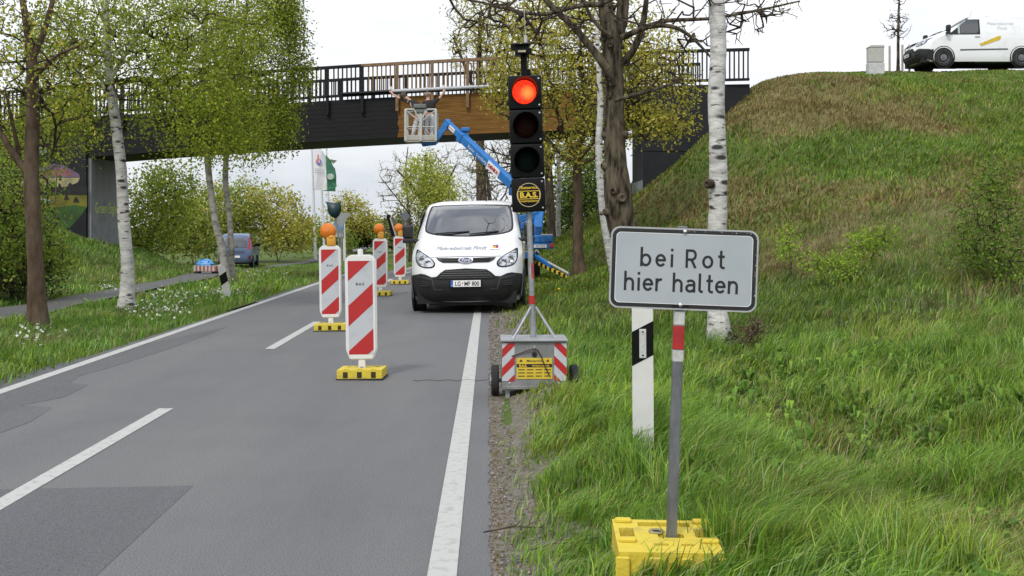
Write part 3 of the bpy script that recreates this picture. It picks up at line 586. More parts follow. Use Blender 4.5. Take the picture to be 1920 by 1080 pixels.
    b = MB(); b.tube([(.30, 2.25, 1.99), (.30, 2.27, 2.03)], .012, 6); b.tube([(.30, 2.27, 2.02), (.30, 2.33, 2.22)], .005, 5); b.build('aerial', BLACK_MATT, t)
    # flanks: arches, wheels, windows, trims
    for sd in (-1, 1):
        for yy_ in (.98, 3.91):
            X0 = sd*1.0; b = MB(); b.lathe([(.36, -.06), (.40, .003), (.425, .003), (.43, -.02)], (X0-sd*.006, yy_, .36), (sd, 0, 0), 24, a0=0); b.lathe([(.36, .001), (.001, .0012)], (X0-sd*.002, yy_, .36), (sd, 0, 0), 24, m=0); b.build('wheel_arch', BLACK_MATT, t, smooth=True)
            wheel(t, (X0+sd*.022, yy_, .34), sd)
        def side(pts, nm, m, off=.004, th=.02, parent=t):
            b = MB(); vv = [(sd*(np.interp(z, _ZW, _WW)+.010+off), y, z) for y, z in pts]; n = len(vv); v2 = [(x-sd*th, y, z) for x, y, z in vv]
            b.add(vv+v2, [tuple(range(n))]+[(i, (i+1) % n, (i+1) % n+n, i+n) for i in range(n)]); return b.build(nm, m, parent)
        # glazing follows the flank: split at several heights
        def glass(y0f, y1f, z0, z1, nm, parent, m=GLASS, off=.006):
            b = MB(); K = 8; vv = []
            for i in range(K+1):
                z = z0+(z1-z0)*i/K; x = sd*(float(np.interp(z, _ZW, _WW))+.012+off); vv += [(x, y0f(z), z), (x, y1f(z), z)]
            b.add(vv, [(2*i, 2*i+1, 2*i+3, 2*i+2) for i in range(K)]); return b.build(nm, m, parent, smooth=True)
        fdoor = glass(lambda z: 1.18+(z-1.22)*1.22, lambda z: 2.36, 1.215, 1.80, 'window_surround', t, BUMP, .004)
        glass(lambda z: 1.62+(max(z, 1.56)-1.56)*1.3, lambda z: 2.30-.10*max(0, (1.36-z)/.14), 1.25, 1.765, 'side_window', fdoor, GLASS, .010)
        glass(lambda z: 1.52+(max(z, 1.56)-1.56)*1.3, lambda z: 1.60+(max(z, 1.56)-1.56)*1.3, 1.25, 1.72, 'quarter_window', fdoor, mat('pale_window', (.30, .36, .35), .1, spec=1), .010)
        side([(1.6, .60), (3.4, .63), (3.4, .69), (1.6, .66)], 'side_trim', mat('grey_trim', (.09, .10, .10), .6))
        side([(2.16, 1.115), (2.34, 1.115), (2.34, 1.155), (2.16, 1.155)], 'door_handle', mat('grey_handle', (.35, .36, .37), .5), .03)
        for yl in (1.30, 2.42, 3.62): side([(yl, .45), (yl+.012, .45), (yl+.012, 1.2), (yl, 1.2)], 'door_gap', BUMP, .0015, .004)
        side([(.35, .28), (.45, .64), (.60, .66), (.60, .25)], 'bumper_corner', BUMP, .01)
        side([(2.33, .86), (2.40, .78), (3.10, 1.02), (3.14, 1.15), (3.06, 1.16)], 'yellow_stripe', mat('yellow_vinyl', (.55, .38, .01), .4), .018)
        b = MB(); ux = (0, 1*sd, 0)
        def st(body, size, yc_, z, m): 
            t_ = MB(); t_.text(body, size, (0, 0, 0), (1, 0, 0), (0, 0, 1))
            b.add([(sd*(float(np.interp(v[2]+z, _ZW, _WW))+.018), yc_+sd*v[0], v[2]+z) for v in t_.v], t_.f, m)
        st('Malereibetrieb', .17, 3.15, 1.58, 0); st('Flindt', .17, 3.2, 1.40, 0)
        b.build('side_lettering', [mat('pale_lettering', (.42, .44, .46), .5), mat('pale_red_lettering', (.55, .36, .36), .5)], t)
        b = MB()
        for dy, dz, m_ in ((0, .1, 0), (.13, .1, 1), (0, 0, 2), (.13, 0, 0)): 
            z0_ = 1.50+dz; b.add([(sd*(float(np.interp(z_, _ZW, _WW))+.018), 4.12+dy+y_, z_) for y_, z_ in ((0, z0_), (.13, z0_), (.13, z0_+.1), (0, z0_+.1))], [(0, 1, 2, 3)], m_)
        b.add([(sd*(float(np.interp(z_, _ZW, _WW))+.018), y_, z_) for y_, z_ in ((4.0, 1.42), (4.2, 1.40), (4.4, 1.46), (4.4, 1.49), (4.05, 1.47))], [(0, 1, 2, 3, 4)], 3)
        b.build('side_emblem', [RED, mat('emblem_blue', (.02, .04, .22), .4), mat('emblem_yellow', (.6, .42, .02), .4), TXT_GRY], t)
        b = MB(); b.box((sd*.90, 4.94, 1.15), (.1, .04, .55), bev=.01); b.build('tail_light', RED, t)
    return t
vx, vy = (874.5-960)/F*18.25, 18.25
v1 = van('white_van', 'white painter van facing the viewer in the closed off lane', (vx, vy, .0), (0, R(-1.0), R(-.9)), 'white painter vans')
v1.scale = (.985, .985, 1.0)
v2 = copy_tree(v1); v2.scale = (1, 1, 1); v2['label'] = 'white painter van parked side on at the top of the grassy bank'
p = W(1697, 128, 41.5); v2.location = (p.x, 41.2, gz1(p.x+2.5, 41.2)+.02); v2.rotation_euler = (0, 0, R(-90))

# ------------------------------------------------------------------ blue car seen from behind (local: rear at y=0 facing -Y)
CARB = mat('blue_car_paint', (.075, .115, .20), .3, var=.05, coat=.5)
car = thing('blue_car', 'blue compact van parked on the path beyond the twin birch stems', 'car', (0, 0, 0))
p = W(440, 500, 55); car.location = (p.x, 55, gz1(p.x, 55)+.03); car.rotation_euler = (0, 0, R(8))
prof = [(0.0, .32), (-.03, .55), (0, .72), (.06, 1.02), (.15, 1.35), (.28, 1.68), (.45, 1.77), (1.2, 1.82), (2.0, 1.80), (2.5, 1.70), (3.15, 1.28), (3.8, 1.12), (4.05, .95), (4.12, .6), (4.05, .3)]
b = MB(); def_w = lambda z: float(np.interp(z, [.3, .6, 1.0, 1.4, 1.8], [.80, .86, .865, .81, .66])); tt = [math.sin((i/16-.5)*math.pi) for i in range(17)]
rows = []
for y, z in prof: rows.append([(def_w(z)*t_, y+(.14*t_**6 if y < .5 else (-.25*abs(t_)**4 if y > 3.5 else 0)), z-(.05*t_**4 if z > 1.6 else 0)) for t_ in tt])
b.add([q for r in rows for q in r], [(r*17+c, r*17+c+1, (r+1)*17+c+1, (r+1)*17+c) for r in range(len(rows)-1) for c in range(16)])
for sd in (-1, 1):
    pl = [(r[0 if sd < 0 else -1]) for r in rows]; b.add(pl, [tuple(range(len(pl)))])
b.build('body', CARB, car, smooth=True, sharp=50)
def crear(x, z): return float(np.interp(z, [q[1] for q in prof[:7]], [q[0] for q in prof[:7]]))+.14*(x/def_w(z))**6
def cpatch(poly, off, nm, m):
    b = MB(); q = bmesh.new(); q.faces.new([q.verts.new((a, 0, c)) for a, c in poly])
    for z in np.arange(.3, 1.8, .09): bmesh.ops.bisect_plane(q, geom=q.verts[:]+q.edges[:]+q.faces[:], plane_co=(0, 0, z), plane_no=(0, 0, 1))
    for x in np.arange(-.8, .85, .1): bmesh.ops.bisect_plane(q, geom=q.verts[:]+q.edges[:]+q.faces[:], plane_co=(x, 0, 0), plane_no=(1, 0, 0))
    for v in q.verts: v.co.y = crear(v.co.x, v.co.z)-off
    b.bm(q); return b.build(nm, m, car, smooth=True)
cpatch([(-.62, 1.10), (.62, 1.10), (.60, 1.30), (.55, 1.57), (-.55, 1.57), (-.60, 1.30)], .02, 'rear_window', GLASS)
for sd in (-1, 1):
    pl = [(.64, 1.0), (.80, 1.0), (.79, 1.25), (.72, 1.62), (.66, 1.62), (.70, 1.3)]; cpatch(pl if sd > 0 else mirror(pl), .015, 'tail_light', mat('red_lamp', (.45, .02, .03), .25))
    pl = [(.70, .5), (.80, .5), (.80, .66), (.70, .66)]; cpatch(pl if sd > 0 else mirror(pl), .02, 'reflector', mat('dark_red_lamp', (.16, .01, .015), .3))
cpatch([(-.82, .32), (.82, .32), (.83, .46), (-.83, .46)], .03, 'bumper', mat('blue_grey_bumper', (.05, .07, .11), .6))
cpatch([(-.27, .56), (.27, .56), (.27, .67), (-.27, .67)], .03, 'number_plate', WHITE); cpatch([(-.5, .80), (.5, .80), (.5, .90), (-.5, .90)], .012, 'tailgate_recess', mat('shadow_blue', (.03, .045, .09), .5))  # shade of the tailgate recess painted as a flat darker blue patch
for sd in (-1, 1):
    b = MB()
    for a in ([(.55, 1.12), (1.05, 1.12), (1.05, 1.58), (.62, 1.58)], [(1.12, 1.10), (2.05, 1.10), (2.0, 1.58), (1.12, 1.58)], [(2.13, 1.10), (2.95, 1.12), (2.45, 1.56), (2.13, 1.58)]):
        b.add([(sd*(def_w(z)+.012), y, z) for y, z in a], [(0, 1, 2, 3)])
    b.build('side_window', GLASS, car)
    for y in (.78, 3.35): b = MB(); b.lathe([(.36, 0), (.001, .001)], (sd*.868, y, .34), (sd, 0, 0), 20); b.build('wheel_arch', BLACK_MATT, car); wheel(car, (sd*.885, y, .30), sd, .30, .2)
    b = MB(); b.box((sd*.95, 2.75, 1.18), (.2, .1, .15), bev=.03); b.build('wing_mirror', BLK, car)
b = MB(); b.box((0, 2, .33), (1.5, 3.6, .2)); b.build('underbody', BLACK_MATT, car)

# ------------------------------------------------------------------ trailer boom lift
lift = thing('boom_lift', 'blue trailer boom lift with grey basket raised against the bridge', 'lift', (.9, 30, 0)); lift.location.z = gz1(.9, 30)
def lp(px, py, D): return W(px, py, D)
def part(nm, b, m, smooth=False, parent=lift): return b.build(nm, m, parent, smooth=smooth, world=True)
# basket
a = lp(763, 262, 35.6); c = lp(819, 209, 35.6); x0, x1, z0, z1 = a.x, c.x, a.z-.08, c.z+.02; y0, y1 = 35.15, 35.95
b = MB(); r = .042
for x, y in ((x0, y0), (x1, y0), (x0, y1), (x1, y1)): b.beam((x, y, z0), (x+(.0), y, z1), .085 if y == y0 else .06, .085 if y == y0 else .06, 0, up=(0, 1, 0), bev=.012)
for z in (z1, z0+.47):
    w = .06 if z == z1 else .035
    b.tube([(x0, y0, z), (x1, y0, z), ], w/2, 8); b.tube([(x0, y1, z), (x1, y1, z)], w/2, 8); b.tube([(x0, y0, z), (x0, y1, z)], w/2, 8); b.tube([(x1, y0, z), (x1, y1, z)], w/2, 8)
xm = (x0+x1)/2
b.beam((xm, y0-.03, z0), (xm, y0-.03, z1-.05), .09, .06, 0, up=(0, 1, 0))
for s_ in (-1, 1):
    xs_ = x0 if s_ < 0 else x1
    b.tube([(xs_, y0+.005, z1-.02), (xm, y0-.0, z0+.62)], .022, 6); b.tube([(xs_-s_*.1, y0+.03, z0+.1), (xm, y0+.03, z0+.6)], .014, 6)
b.add([(xm-.25, y0-.04, z1), (xm+.25, y0-.04, z1), (xm+.05, y0-.04, z1-.33), (xm-.05, y0-.04, z1-.33)], [(0, 1, 2, 3)])
bk = part('basket', b, GREY_W)
b = MB(); b.box((xm, y0-.02, z0+.11), (x1-x0, .04, .17), bev=.01); b.box((xm, y1, z0+.11), (x1-x0, .03, .17)); b.box((x0, (y0+y1)/2, z0+.11), (.03, y1-y0, .17)); b.box((x1, (y0+y1)/2, z0+.11), (.03, y1-y0, .17)); b.box((xm, (y0+y1)/2, z0), (x1-x0+.04, y1-y0+.04, .05)); part('toe_board', b, mat('beige_board', (.34, .33, .29), .6), parent=bk)
b = MB(); b.box((xm-.02, y0-.02, z1+.10), (.42, .2, .14), bev=.02); b.box((xm-.02, y0-.03, z1-.06), (.24, .12, .13), bev=.02); part('control_box', b, mat('grey_green_box', (.12, .13, .115), .6), parent=bk)
# boom
b = MB(); e = lp(838, 229, 35.4); k1 = lp(872, 262, 34.9)
b.beam(e+Vector((-.05, 0, .02)), k1, .18, .22, 0, up=(0, 0, 1), bev=.02); b.box(lp(840, 231, 35.4), (.22, .26, .26), bev=.05); bm1 = part('inner_boom', b, BLUE)
b = MB(); k0 = lp(866, 257, 35.0); k2 = lp(1010, 392, 32.2); b.beam(k0, k2, .24, .29, 0, bev=.025); part('outer_boom', b, BLUE)
b = MB(); d = (k2-k0).normalized(); b.beam(k0-d*.1, k0+d*.16, .30, .35, 0, bev=.03); b.box(k0+Vector((.12, 0, .24)), (.3, .2, .14), bev=.03); part('boom_collar', b, BLUE)
nrm = Vector((0, -1, 0)); sdv = d.cross(Vector((0, 0, 1))).normalized(); sdv = sdv if sdv.y < 0 else -sdv; upv = sdv.cross(d).normalized(); upv = upv if upv.z > 0 else -upv
lab = MB(); cen = k0.lerp(k2, .255); o_ = cen+sdv*.126-upv*.06; fx = d
lab.text('Rothe', .14, o_-d*.36, d, upv, 0, sx=1.1); part('boom_lettering', lab, TXT_WHT); lab = MB(); lab.text('Lüneburg', .14, o_+d*.26, d, upv, 0, sx=1.1); part('boom_lettering', lab, TXT_WHT)
lab = MB(); o_ = k0.lerp(k2, .465)+sdv*.124; lab.add([o_+d*u+upv*v for u, v in ((-.33, -.13), (.33, -.13), (.33, .13), (-.33, .13))], [(0, 1, 2, 3)], 0); lab.text('DENKA', .15, o_+sdv*.004-upv*.06, d, upv, 1, sx=1.1, bold=.01)
d2 = (k1-e).normalized(); sd2 = d2.cross(Vector((0, 0, 1))).normalized(); sd2 = sd2 if sd2.y < 0 else -sd2; o_ = (e+Vector((-.05, 0, .02))).lerp(k1, .42)+sd2*.095; u2 = sd2.cross(d2).normalized(); u2 = u2 if u2.z > 0 else -u2
lab.add([o_+d2*u+u2*v for u, v in ((-.15, -.07), (.15, -.07), (.15, .07), (-.15, .07))], [(0, 1, 2, 3)], 0); lab.text('DENKA', .08, o_+sd2*.004-u2*.03, d2, u2, 1); part('boom_sticker', lab, [TXT_WHT, RED])
b = MB(); j0 = lp(837, 233, 35.3); j1 = lp(814, 266, 35.3); b.beam(j0, j1, .18, .24, 0, up=(0, 1, 0), bev=.02); b.beam(j1+Vector((.06, 0, -.03)), lp(792, 271, 35.4), .16, .14, 0, bev=.02); b.box(lp(803, 269, 35.4), (.45, .3, .10), bev=.02); part('jib', b, BLUE)
b = MB(); b.tube([lp(822, 262, 35.2), lp(838, 240, 35.2)], .03, 8); part('jib_cylinder', b, BLUE_D, True)
b = MB(); o_ = k2+Vector((-.05, -.16, 0)); b.box(lp(958, 350, 33.1)-Vector((0, .1, .12)), (.14, .16, .3), bev=.02); part('boom_clamp', b, BLUE_D)
# mast, scissor links, turret
b = MB()
b.beam(lp(1012, 388, 31.6), lp(1006, 450, 30.8), .26, .3, 0, up=(0, 1, 0), bev=.03); part('mast', b, BLUE)
for nm_, p0, p1, w_ in (('link_arm', (1010, 402), (962, 414), .20), ('link_arm', (1006, 416), (962, 428), .16), ('link_arm', (964, 412), (1004, 446), .14)):
    b = MB(); b.beam(lp(*p0, 31.3), lp(*p1, 31.0), .14, w_, 0, bev=.015); part(nm_, b, BLUE)
b = MB(); b.box(lp(969, 428, 30.7), (.18, .4, .2), bev=.02); part('valve_box', b, mat('pale_blue_paint', (.12, .33, .52), .4))
b = MB(); b.box(lp(1009, 433, 30.6), (.16, .3, .28), bev=.03); b.box(lp(1010, 426, 30.6), (.2, .34, .05), bev=.01); part('turret', b, BLUE_D)
b = MB(); a = lp(989, 455, 29.9); c = lp(1037, 441, 29.9)
b.box(((a.x+c.x)/2, 30.1, (a.z+c.z)/2), (c.x-a.x, .6, c.z-a.z), bev=.03); eb = part('engine_cover', b, BLUE)
b = MB(); b.box(lp(1029, 449, 29.76), (.10, .02, .09), bev=.005); b.box(lp(1012, 449, 29.78), (.03, .02, .16)); b.box(lp(1022, 449, 29.785), (.012, .016, .19)); part('cover_recess', b, BLUE_D, parent=eb)
b = MB(); b.box(lp(1025, 440, 30)+Vector((0, .05, .0)), (.32, .5, .03)); part('cover_lid', b, mat('pale_lid', (.45, .48, .5), .5), parent=eb)
b = MB(); b.box(lp(1013, 461, 29.85), (.74, .06, .17), bev=.012); lb = part('light_board', b, BLUE)
b = MB(); b.box(lp(1013, 461.5, 29.80), (.36, .02, .085)); b.text('WL 912', .075, lp(1013, 463, 29.785), (1, 0, 0), (0, 0, 1), 1); part('number_plate', b, [WHITE, TXT_BLK], parent=lb)
for q in (993, 1034): b = MB(); b.box(lp(q, 460, 29.80), (.115 if q > 1000 else .09, .04, .11), bev=.01); b.box(lp(q, 460, 29.775), (.05, .01, .08)); part('tail_light', b, mat('red_lamp', (.45, .02, .03), .25), parent=lb)
b = MB(); b.lathe([(.075, 0), (.07, .006), (.001, .007)], lp(994, 451, 29.75), (0, -1, 0), 20); b.text('60', .07, lp(994, 453, 29.73), (1, 0, 0), (0, 0, 1), 1); part('speed_disc', b, [WHITE, TXT_BLK])
b = MB(); b.box(lp(980, 457, 29.95), (.16, .3, .36), bev=.02); cb_ = part('cabinet', b, mat('grey_cabinet', (.22, .22, .2), .6))
b = MB(); b.lathe([(.06, 0), (.001, .003)], lp(980, 454, 29.79), (0, -1, 0), 18); part('white_disc', b, WHITE, parent=cb_)
b = MB(); b.beam(lp(975, 480, 30.2), lp(1010, 478, 30.2), .4, .22, 0, bev=.02); b.beam(lp(990, 478, 28.9), lp(990, 476, 31.5), .25, .18, 0); part('chassis', b, BLUE_D)
b = MB()
for i in range(9): q = lp(976+i*3.3, 474+(i*7 % 11), 29.8); b.tube([q, q+Vector((.05, -.02, .1)), q+Vector((.12, 0, .02))], .016, 6, i % 3)
part('hoses', b, [BLACK_MATT, BLK, WHITE])
for q in (983, 1006):
    p_ = lp(q, 497, 30.2); zg = gz1(p_.x, 30.2); b = MB(); b.lathe([(.16, -.1), (.27, -.1), (.28, -.06), (.28, .06), (.27, .1), (.16, .1)], (p_.x, 30.3, zg+.28), (1, 0, 0), 20); b.lathe([(.16, -.04), (.001, -.05)], (p_.x, 30.3, zg+.28), (-1, 0, 0), 16); part('wheel', b, RUBBER, True)
for (p0, p1, D0, D1) in (((1000, 478), (1066, 508), 30, 27.6), ((985, 480), (962, 502), 30, 28.4)):
    A_, B_ = lp(*p0, D0), lp(*p1, D1); B_.z = gz1(B_.x, B_.y)+.12
    b = MB(); b.beam(A_, A_.lerp(B_, .55), .10, .11, 0, bev=.01); og = part('outrigger', b, BLUE)
    b = MB(); b.tube([A_.lerp(B_, .45)+Vector((0, -.02, .05)), B_+Vector((0, 0, .08))], .035, 8); part('ram', b, mat('pale_ram', (.5, .49, .46), .4, .5), True, og)
    b = MB(); A2, B2 = A_-Vector((.02, .06, .16)), B_-Vector((.0, .06, .02)); n_ = 16
    for i in range(n_): b.beam(A2.lerp(B2, i/n_), A2.lerp(B2, (i+1)/n_), .05, .085, i % 2)
    part('warning_strip', b, [BLK, TXT_YEL], parent=og)
    b = MB(); b.lathe([(.14, 0), (.15, .03), (.05, .06), (.04, .2)], B_-Vector((0, 0, .15)), (0, 0, 1), 14, cap=True); part('foot', b, BLUE_D, True, og)
b = MB(); b.beam(lp(975, 490, 29.9), lp(971, 506, 29.4), .08, .08, 0, up=(0, 1, 0)); part('jockey_leg', b, BLUE)

# ------------------------------------------------------------------ the two painters
SKIN = mat('skin', (.42, .24, .17), .6, var=.06); SHIRT = mat('black_shirt', (.016, .016, .017), .9, var=.3, scale=10); TROU = mat('white_work_trousers', (.58, .58, .60), .9, var=.12, scale=9); NAVY = mat('navy_work_trousers', (.03, .035, .06), .9)
def skin_mesh(name, verts, edges, m, parent, levels=2, root=0):
    me = bpy.data.meshes.new(name); me.from_pydata([v[0] for v in verts], edges, []); o = bpy.data.objects.new(name, me); COL.objects.link(o)
    md = o.modifiers.new('skin', 'SKIN'); md.use_smooth_shade = True
    for i, v in enumerate(verts):
        r = v[1]; me.skin_vertices[0].data[i].radius = r if hasattr(r, '__len__') else (r, r)
    me.skin_vertices[0].data[root].use_root = True
    sb = o.modifiers.new('sub', 'SUBSURF'); sb.levels = levels; sb.render_levels = levels
    dg = bpy.context.evaluated_depsgraph_get(); nm = bpy.data.meshes.new_from_object(o.evaluated_get(dg)); nm.materials.clear(); nm.materials.append(m)
    bpy.data.objects.remove(o); bpy.data.meshes.remove(me); off = base_of(parent)
    for v in nm.vertices: v.co -= off
    nm.polygons.foreach_set('use_smooth', [True]*len(nm.polygons))
    o2 = bpy.data.objects.new(name, nm); COL.objects.link(o2); o2.parent = parent; nm.name = name; return o2
def person(label, J, face, hair_m, trousers, loc, shorthair=False):
    t = thing('person', label, 'person', loc); V = []; Ed = []
    def add(p, r, par=None):
        V.append((Vector(p), r)); 
        if par is not None: Ed.append((par, len(V)-1))
        return len(V)-1
    pel = add(J['pel'], (.135, .10)); ab = add(Vector(J['pel']).lerp(Vector(J['chest']), .45), (.125, .095), pel); ch = add(J['chest'], (.155, .11), ab); nk = add(J['neck'], .058, ch)
    hd = Vector(J['head']); f = Vector(face).normalized(); up = (hd-Vector(J['neck'])).normalized()
    h0 = add(hd-up*.07+f*.005, .072, nk); h1 = add(hd+up*.02, (.082, .092), h0); h2 = add(hd+up*.09, (.07, .08), h1)
    for s in 'LR':
        sh = add(J['sh'+s], .062, ch); el = add(J['el'+s], .043, sh); wr = add(J['wr'+s], .03, el); hnd = add(J['hd'+s], (.038, .02), wr)
        d = (Vector(J['hd'+s])-Vector(J['wr'+s])).normalized(); sd = d.cross(Vector((0, 1, 0))).normalized()
        for i, ln in enumerate((.07, .085, .09, .08)):
            b_ = Vector(J['hd'+s])+d*.03+sd*(i-1.5)*.018; k = add(b_, .010, hnd); k = add(b_+d*ln*.55, .009, k); add(b_+d*ln+Vector((0, .02, 0)), .008, k)
        b_ = Vector(J['hd'+s])-sd*.04; k = add(b_, .012, hnd); add(b_-sd*.02+d*.04, .009, k)
        hp = add(J['hip'+s], .088, pel); kn = add(J['kn'+s], .062, hp); an = add(J['an'+s], .042, kn); add(J['toe'+s], (.045, .035), an)
    body = skin_mesh('body', V, Ed, SKIN, t)
    b = MB(); side = f.cross(up).normalized()
    for i in (-1, 1): b.lathe([(.001, .012), (.009, .008), (.012, 0)], hd+f*.082+side*i*.032+up*.012, f+side*i*.2, 8)
    b.build('eyes', BLK, t, world=True)
    b = MB(); b.lathe([(.016, 0), (.012, .018), (.001, .028)], hd+f*.082-up*.022, f, 8); b.box(hd+f*.083-up*.06, (.035, .012, .012), bev=.004)
    for i in (-1, 1): b.lathe([(.03, -.01), (.032, .004), (.02, .012), (.001, .008)], hd+side*i*.086-f*.008, side*i, 10)
    b.build('face', SKIN, t, smooth=True, world=True)
    b = MB(); cap = -up*.35+f if False else up*.9-f*.55; cap.normalize(); R_ = .112 if not shorthair else .106
    b.lathe([(R_*math.sin(a), R_*math.cos(a)*1.12) for a in np.linspace(.001, 1.75 if not shorthair else 1.45, 9)], hd+up*.015-f*.01, cap, 18); b.build('hair', hair_m, t, smooth=True, world=True)
    V, Ed = [], []
    pel = add(Vector(J['pel'])+Vector((0, 0, -.02)), (.165, .125)); ab = add(Vector(J['pel']).lerp(Vector(J['chest']), .5), (.15, .118), pel); ch = add(J['chest'], (.178, .13), ab); add(Vector(J['chest']).lerp(Vector(J['neck']), .6), .085, ch)
    for s in 'LR': sh = add(J['sh'+s], .078, ch); m_ = add(Vector(J['sh'+s]).lerp(Vector(J['el'+s]), .5), .066, sh); add(Vector(J['sh'+s]).lerp(Vector(J['el'+s]), 1.0), .058, m_)
    skin_mesh('shirt', V, Ed, SHIRT, t)
    V, Ed = [], []
    pel = add(Vector(J['pel'])+Vector((0, 0, .04)), (.155, .118)); p2 = add(Vector(J['pel'])-Vector((0, 0, .06)), (.15, .115), pel)
    for s in 'LR':
        hp = add(Vector(J['hip'+s])-Vector((0, 0, .04)), .10, p2); kn = add(J['kn'+s], .078, hp); add(J['an'+s], .062, kn)
    skin_mesh('trousers', V, Ed, trousers, t)
    b = MB()
    for s in 'LR': a_, c_ = Vector(J['an'+s]), Vector(J['toe'+s]); b.box((a_+c_)/2+Vector((0, 0, -.0)), (.1, (c_-a_).length+.14, .09), bev=.03, seg=2)
    b.build('shoes', BLK, t, smooth=True, world=True); return t
zf = z0+.03
def J_(px, py, D): return W(px, py, D)
D = 35.5
def joints(d, dz=0):
    return {k: W(v[0], v[1], v[2]) for k, v in d.items()}
left_j = joints(dict(pel=(787, 217, 35.5), chest=(776, 196, 35.55), neck=(767, 187, 35.6), head=(757, 180.5, 35.62), shL=(766, 191, 35.55), elL=(749, 184, 35.7), wrL=(738, 178, 35.85), hdL=(733.5, 173, 35.95),
    shR=(779, 192, 35.6), elR=(789, 201, 35.75), wrR=(793, 209, 35.85), hdR=(795, 213, 35.9), hipL=(782, 221, 35.5), knL=(777, 241, 35.45), anL=(773, 259, 35.5), toeL=(772, 261, 35.68), hipR=(791, 221, 35.5), knR=(788, 241, 35.5), anR=(786, 259, 35.55), toeR=(786, 261, 35.73)))
right_j = joints(dict(pel=(806, 214, 35.55), chest=(805, 196, 35.6), neck=(803, 187, 35.62), head=(802, 179.5, 35.65), shL=(796, 191.5, 35.6), elL=(791, 202, 35.65), wrL=(795, 211, 35.8), hdL=(797, 214, 35.85),
    shR=(815, 190.5, 35.6), elR=(824, 184, 35.7), wrR=(830, 175.5, 35.85), hdR=(832, 170.5, 35.95), hipL=(802, 219, 35.55), knL=(799, 240, 35.55), anL=(799, 259, 35.55), toeL=(799, 261, 35.73), hipR=(810, 219, 35.55), knR=(810, 240, 35.55), anR=(811, 259, 35.55), toeR=(811, 261, 35.73)))
HAIR1 = mat('brown_hair', (.045, .026, .015), .7); HAIR2 = mat('fair_stubble_hair', (.20, .13, .085), .8)
person('man in black shirt leaning left and reaching for the rail from the lift basket', left_j, (-1, .35, -.1), HAIR1, TROU, (W(780, 262, 35.5).x, 35.5, zf))
person('short haired man in black shirt seen from behind, right arm raised to the pipe', right_j, (-.15, 1, .15), HAIR2, TROU, (W(805, 262, 35.5).x, 35.55, zf), True)
for nm, jj, lb_ in (('paint_brush', left_j['hdL'], 'paint brush in the raised hand of the left painter'), ('paint_brush', right_j['hdR'], 'paint brush in the raised hand of the right painter')):
    b = MB(); b.tube([jj+Vector((0, .02, -.05)), jj+Vector((-.01, .03, .10))], .012, 6, 0); b.box(jj+Vector((-.012, .03, .15)), (.07, .02, .1), 1); o = b.build(nm, [mat('brush_handle', (.4, .38, .33), .6), WHITE]); tag(o, lb_, 'brush')
# ------------------------------------------------------------------ lettering drawn as strokes, road sign style
def arc(cx, cy, rx, ry, a0, a1, n=14): return [(cx+rx*math.cos(R(a0+(a1-a0)*i/n)), cy+ry*math.sin(R(a0+(a1-a0)*i/n))) for i in range(n+1)]
XH, CH = .70, 1.0
GL = {'b': (.60, [[(.07, 0), (.07, 1.04)], arc(.30, .35, .23, .35-.07, -180, 180, 24)]), 'e': (.60, [[(.10, .36), (.50, .36)]+arc(.30, .35, .22, .28, 5, 325, 22)[0:]]), 'i': (.26, [[(.10, 0), (.10, XH)], [(.10, .86), (.10, 1.0)]]),
      'R': (.66, [[(.07, 0), (.07, .93), (.34, .93)]+arc(.34, .69, .19, .24, 90, -90, 12)[1:]+[(.08, .45)], [(.32, .44), (.54, 0)]]), 'o': (.62, [arc(.31, .35, .23, .28, 0, 360, 28)]), 't': (.42, [[(.19, .98), (.19, .16)]+arc(.32, .18, .13, .12, 190, 270, 6)[1:]+[(.40, .06)], [(.03, .66), (.38, .66)]]),
      'h': (.60, [[(.07, 0), (.07, 1.04)], [(.09, .42)]+arc(.28, .42, .20, .22, 165, 0, 12)+[(.48, 0)]]), 'r': (.44, [[(.07, 0), (.07, XH)], [(.09, .44)]+arc(.27, .43, .18, .21, 160, 65, 8)]), 'l': (.34, [[(.07, 1.04), (.07, .18)]+arc(.20, .18, .13, .12, 180, 270, 6)[1:]+[(.25, .06)]]),
      'n': (.60, [[(.07, 0), (.07, XH)], [(.09, .42)]+arc(.28, .42, .20, .22, 165, 0, 12)+[(.48, 0)]]), 'a': (.60, [arc(.27, .46, .20, .18, 150, 0, 10)+[(.47, 0)], [(.46, .40), (.27, .40)]+arc(.25, .23, .19, .17, 90, 300, 14)+[(.46, .17)]]), ' ': (.36, [])}
def stroke(b, pts, w, M, m, lift):
    closed = (Vector(pts[0])-Vector(pts[-1])).length < 1e-4; P = [Vector(p) for p in pts]; 
    if closed: P = P[:-1]
    n = len(P); vv = []
    for i in range(n):
        a = P[(i-1) % n] if (closed or i) else None; c = P[(i+1) % n] if (closed or i < n-1) else None
        t1 = (P[i]-a).normalized() if a is not None else None; t2 = (c-P[i]).normalized() if c is not None else None
        t1 = t1 or t2; t2 = t2 or t1; n1 = Vector((-t1.y, t1.x)); n2 = Vector((-t2.y, t2.x)); q = (n1+n2).normalized(); k = min(1.6, 1/max(.3, q.dot(n1)))
        vv += [M(P[i]+q*w/2*k, lift), M(P[i]-q*w/2*k, lift)]
    fs = [(2*i, 2*i+1, (2*i+3) % (2*n), (2*i+2) % (2*n)) for i in range(n if closed else n-1)]
    b.add(vv, fs, m)
def word(b, s, h, cx, z0, y, m=0, w=.135, gap=1.0):
    tot = sum(GL[c][0]*gap for c in s); x = -tot/2
    for c in s:
        for i, st in enumerate(GL[c][1]): stroke(b, st, w, lambda p, l, x=x: (cx+(p.x+x)*h, y-.0003*l, z0+p.y*h), m, i)
        x += GL[c][0]*gap

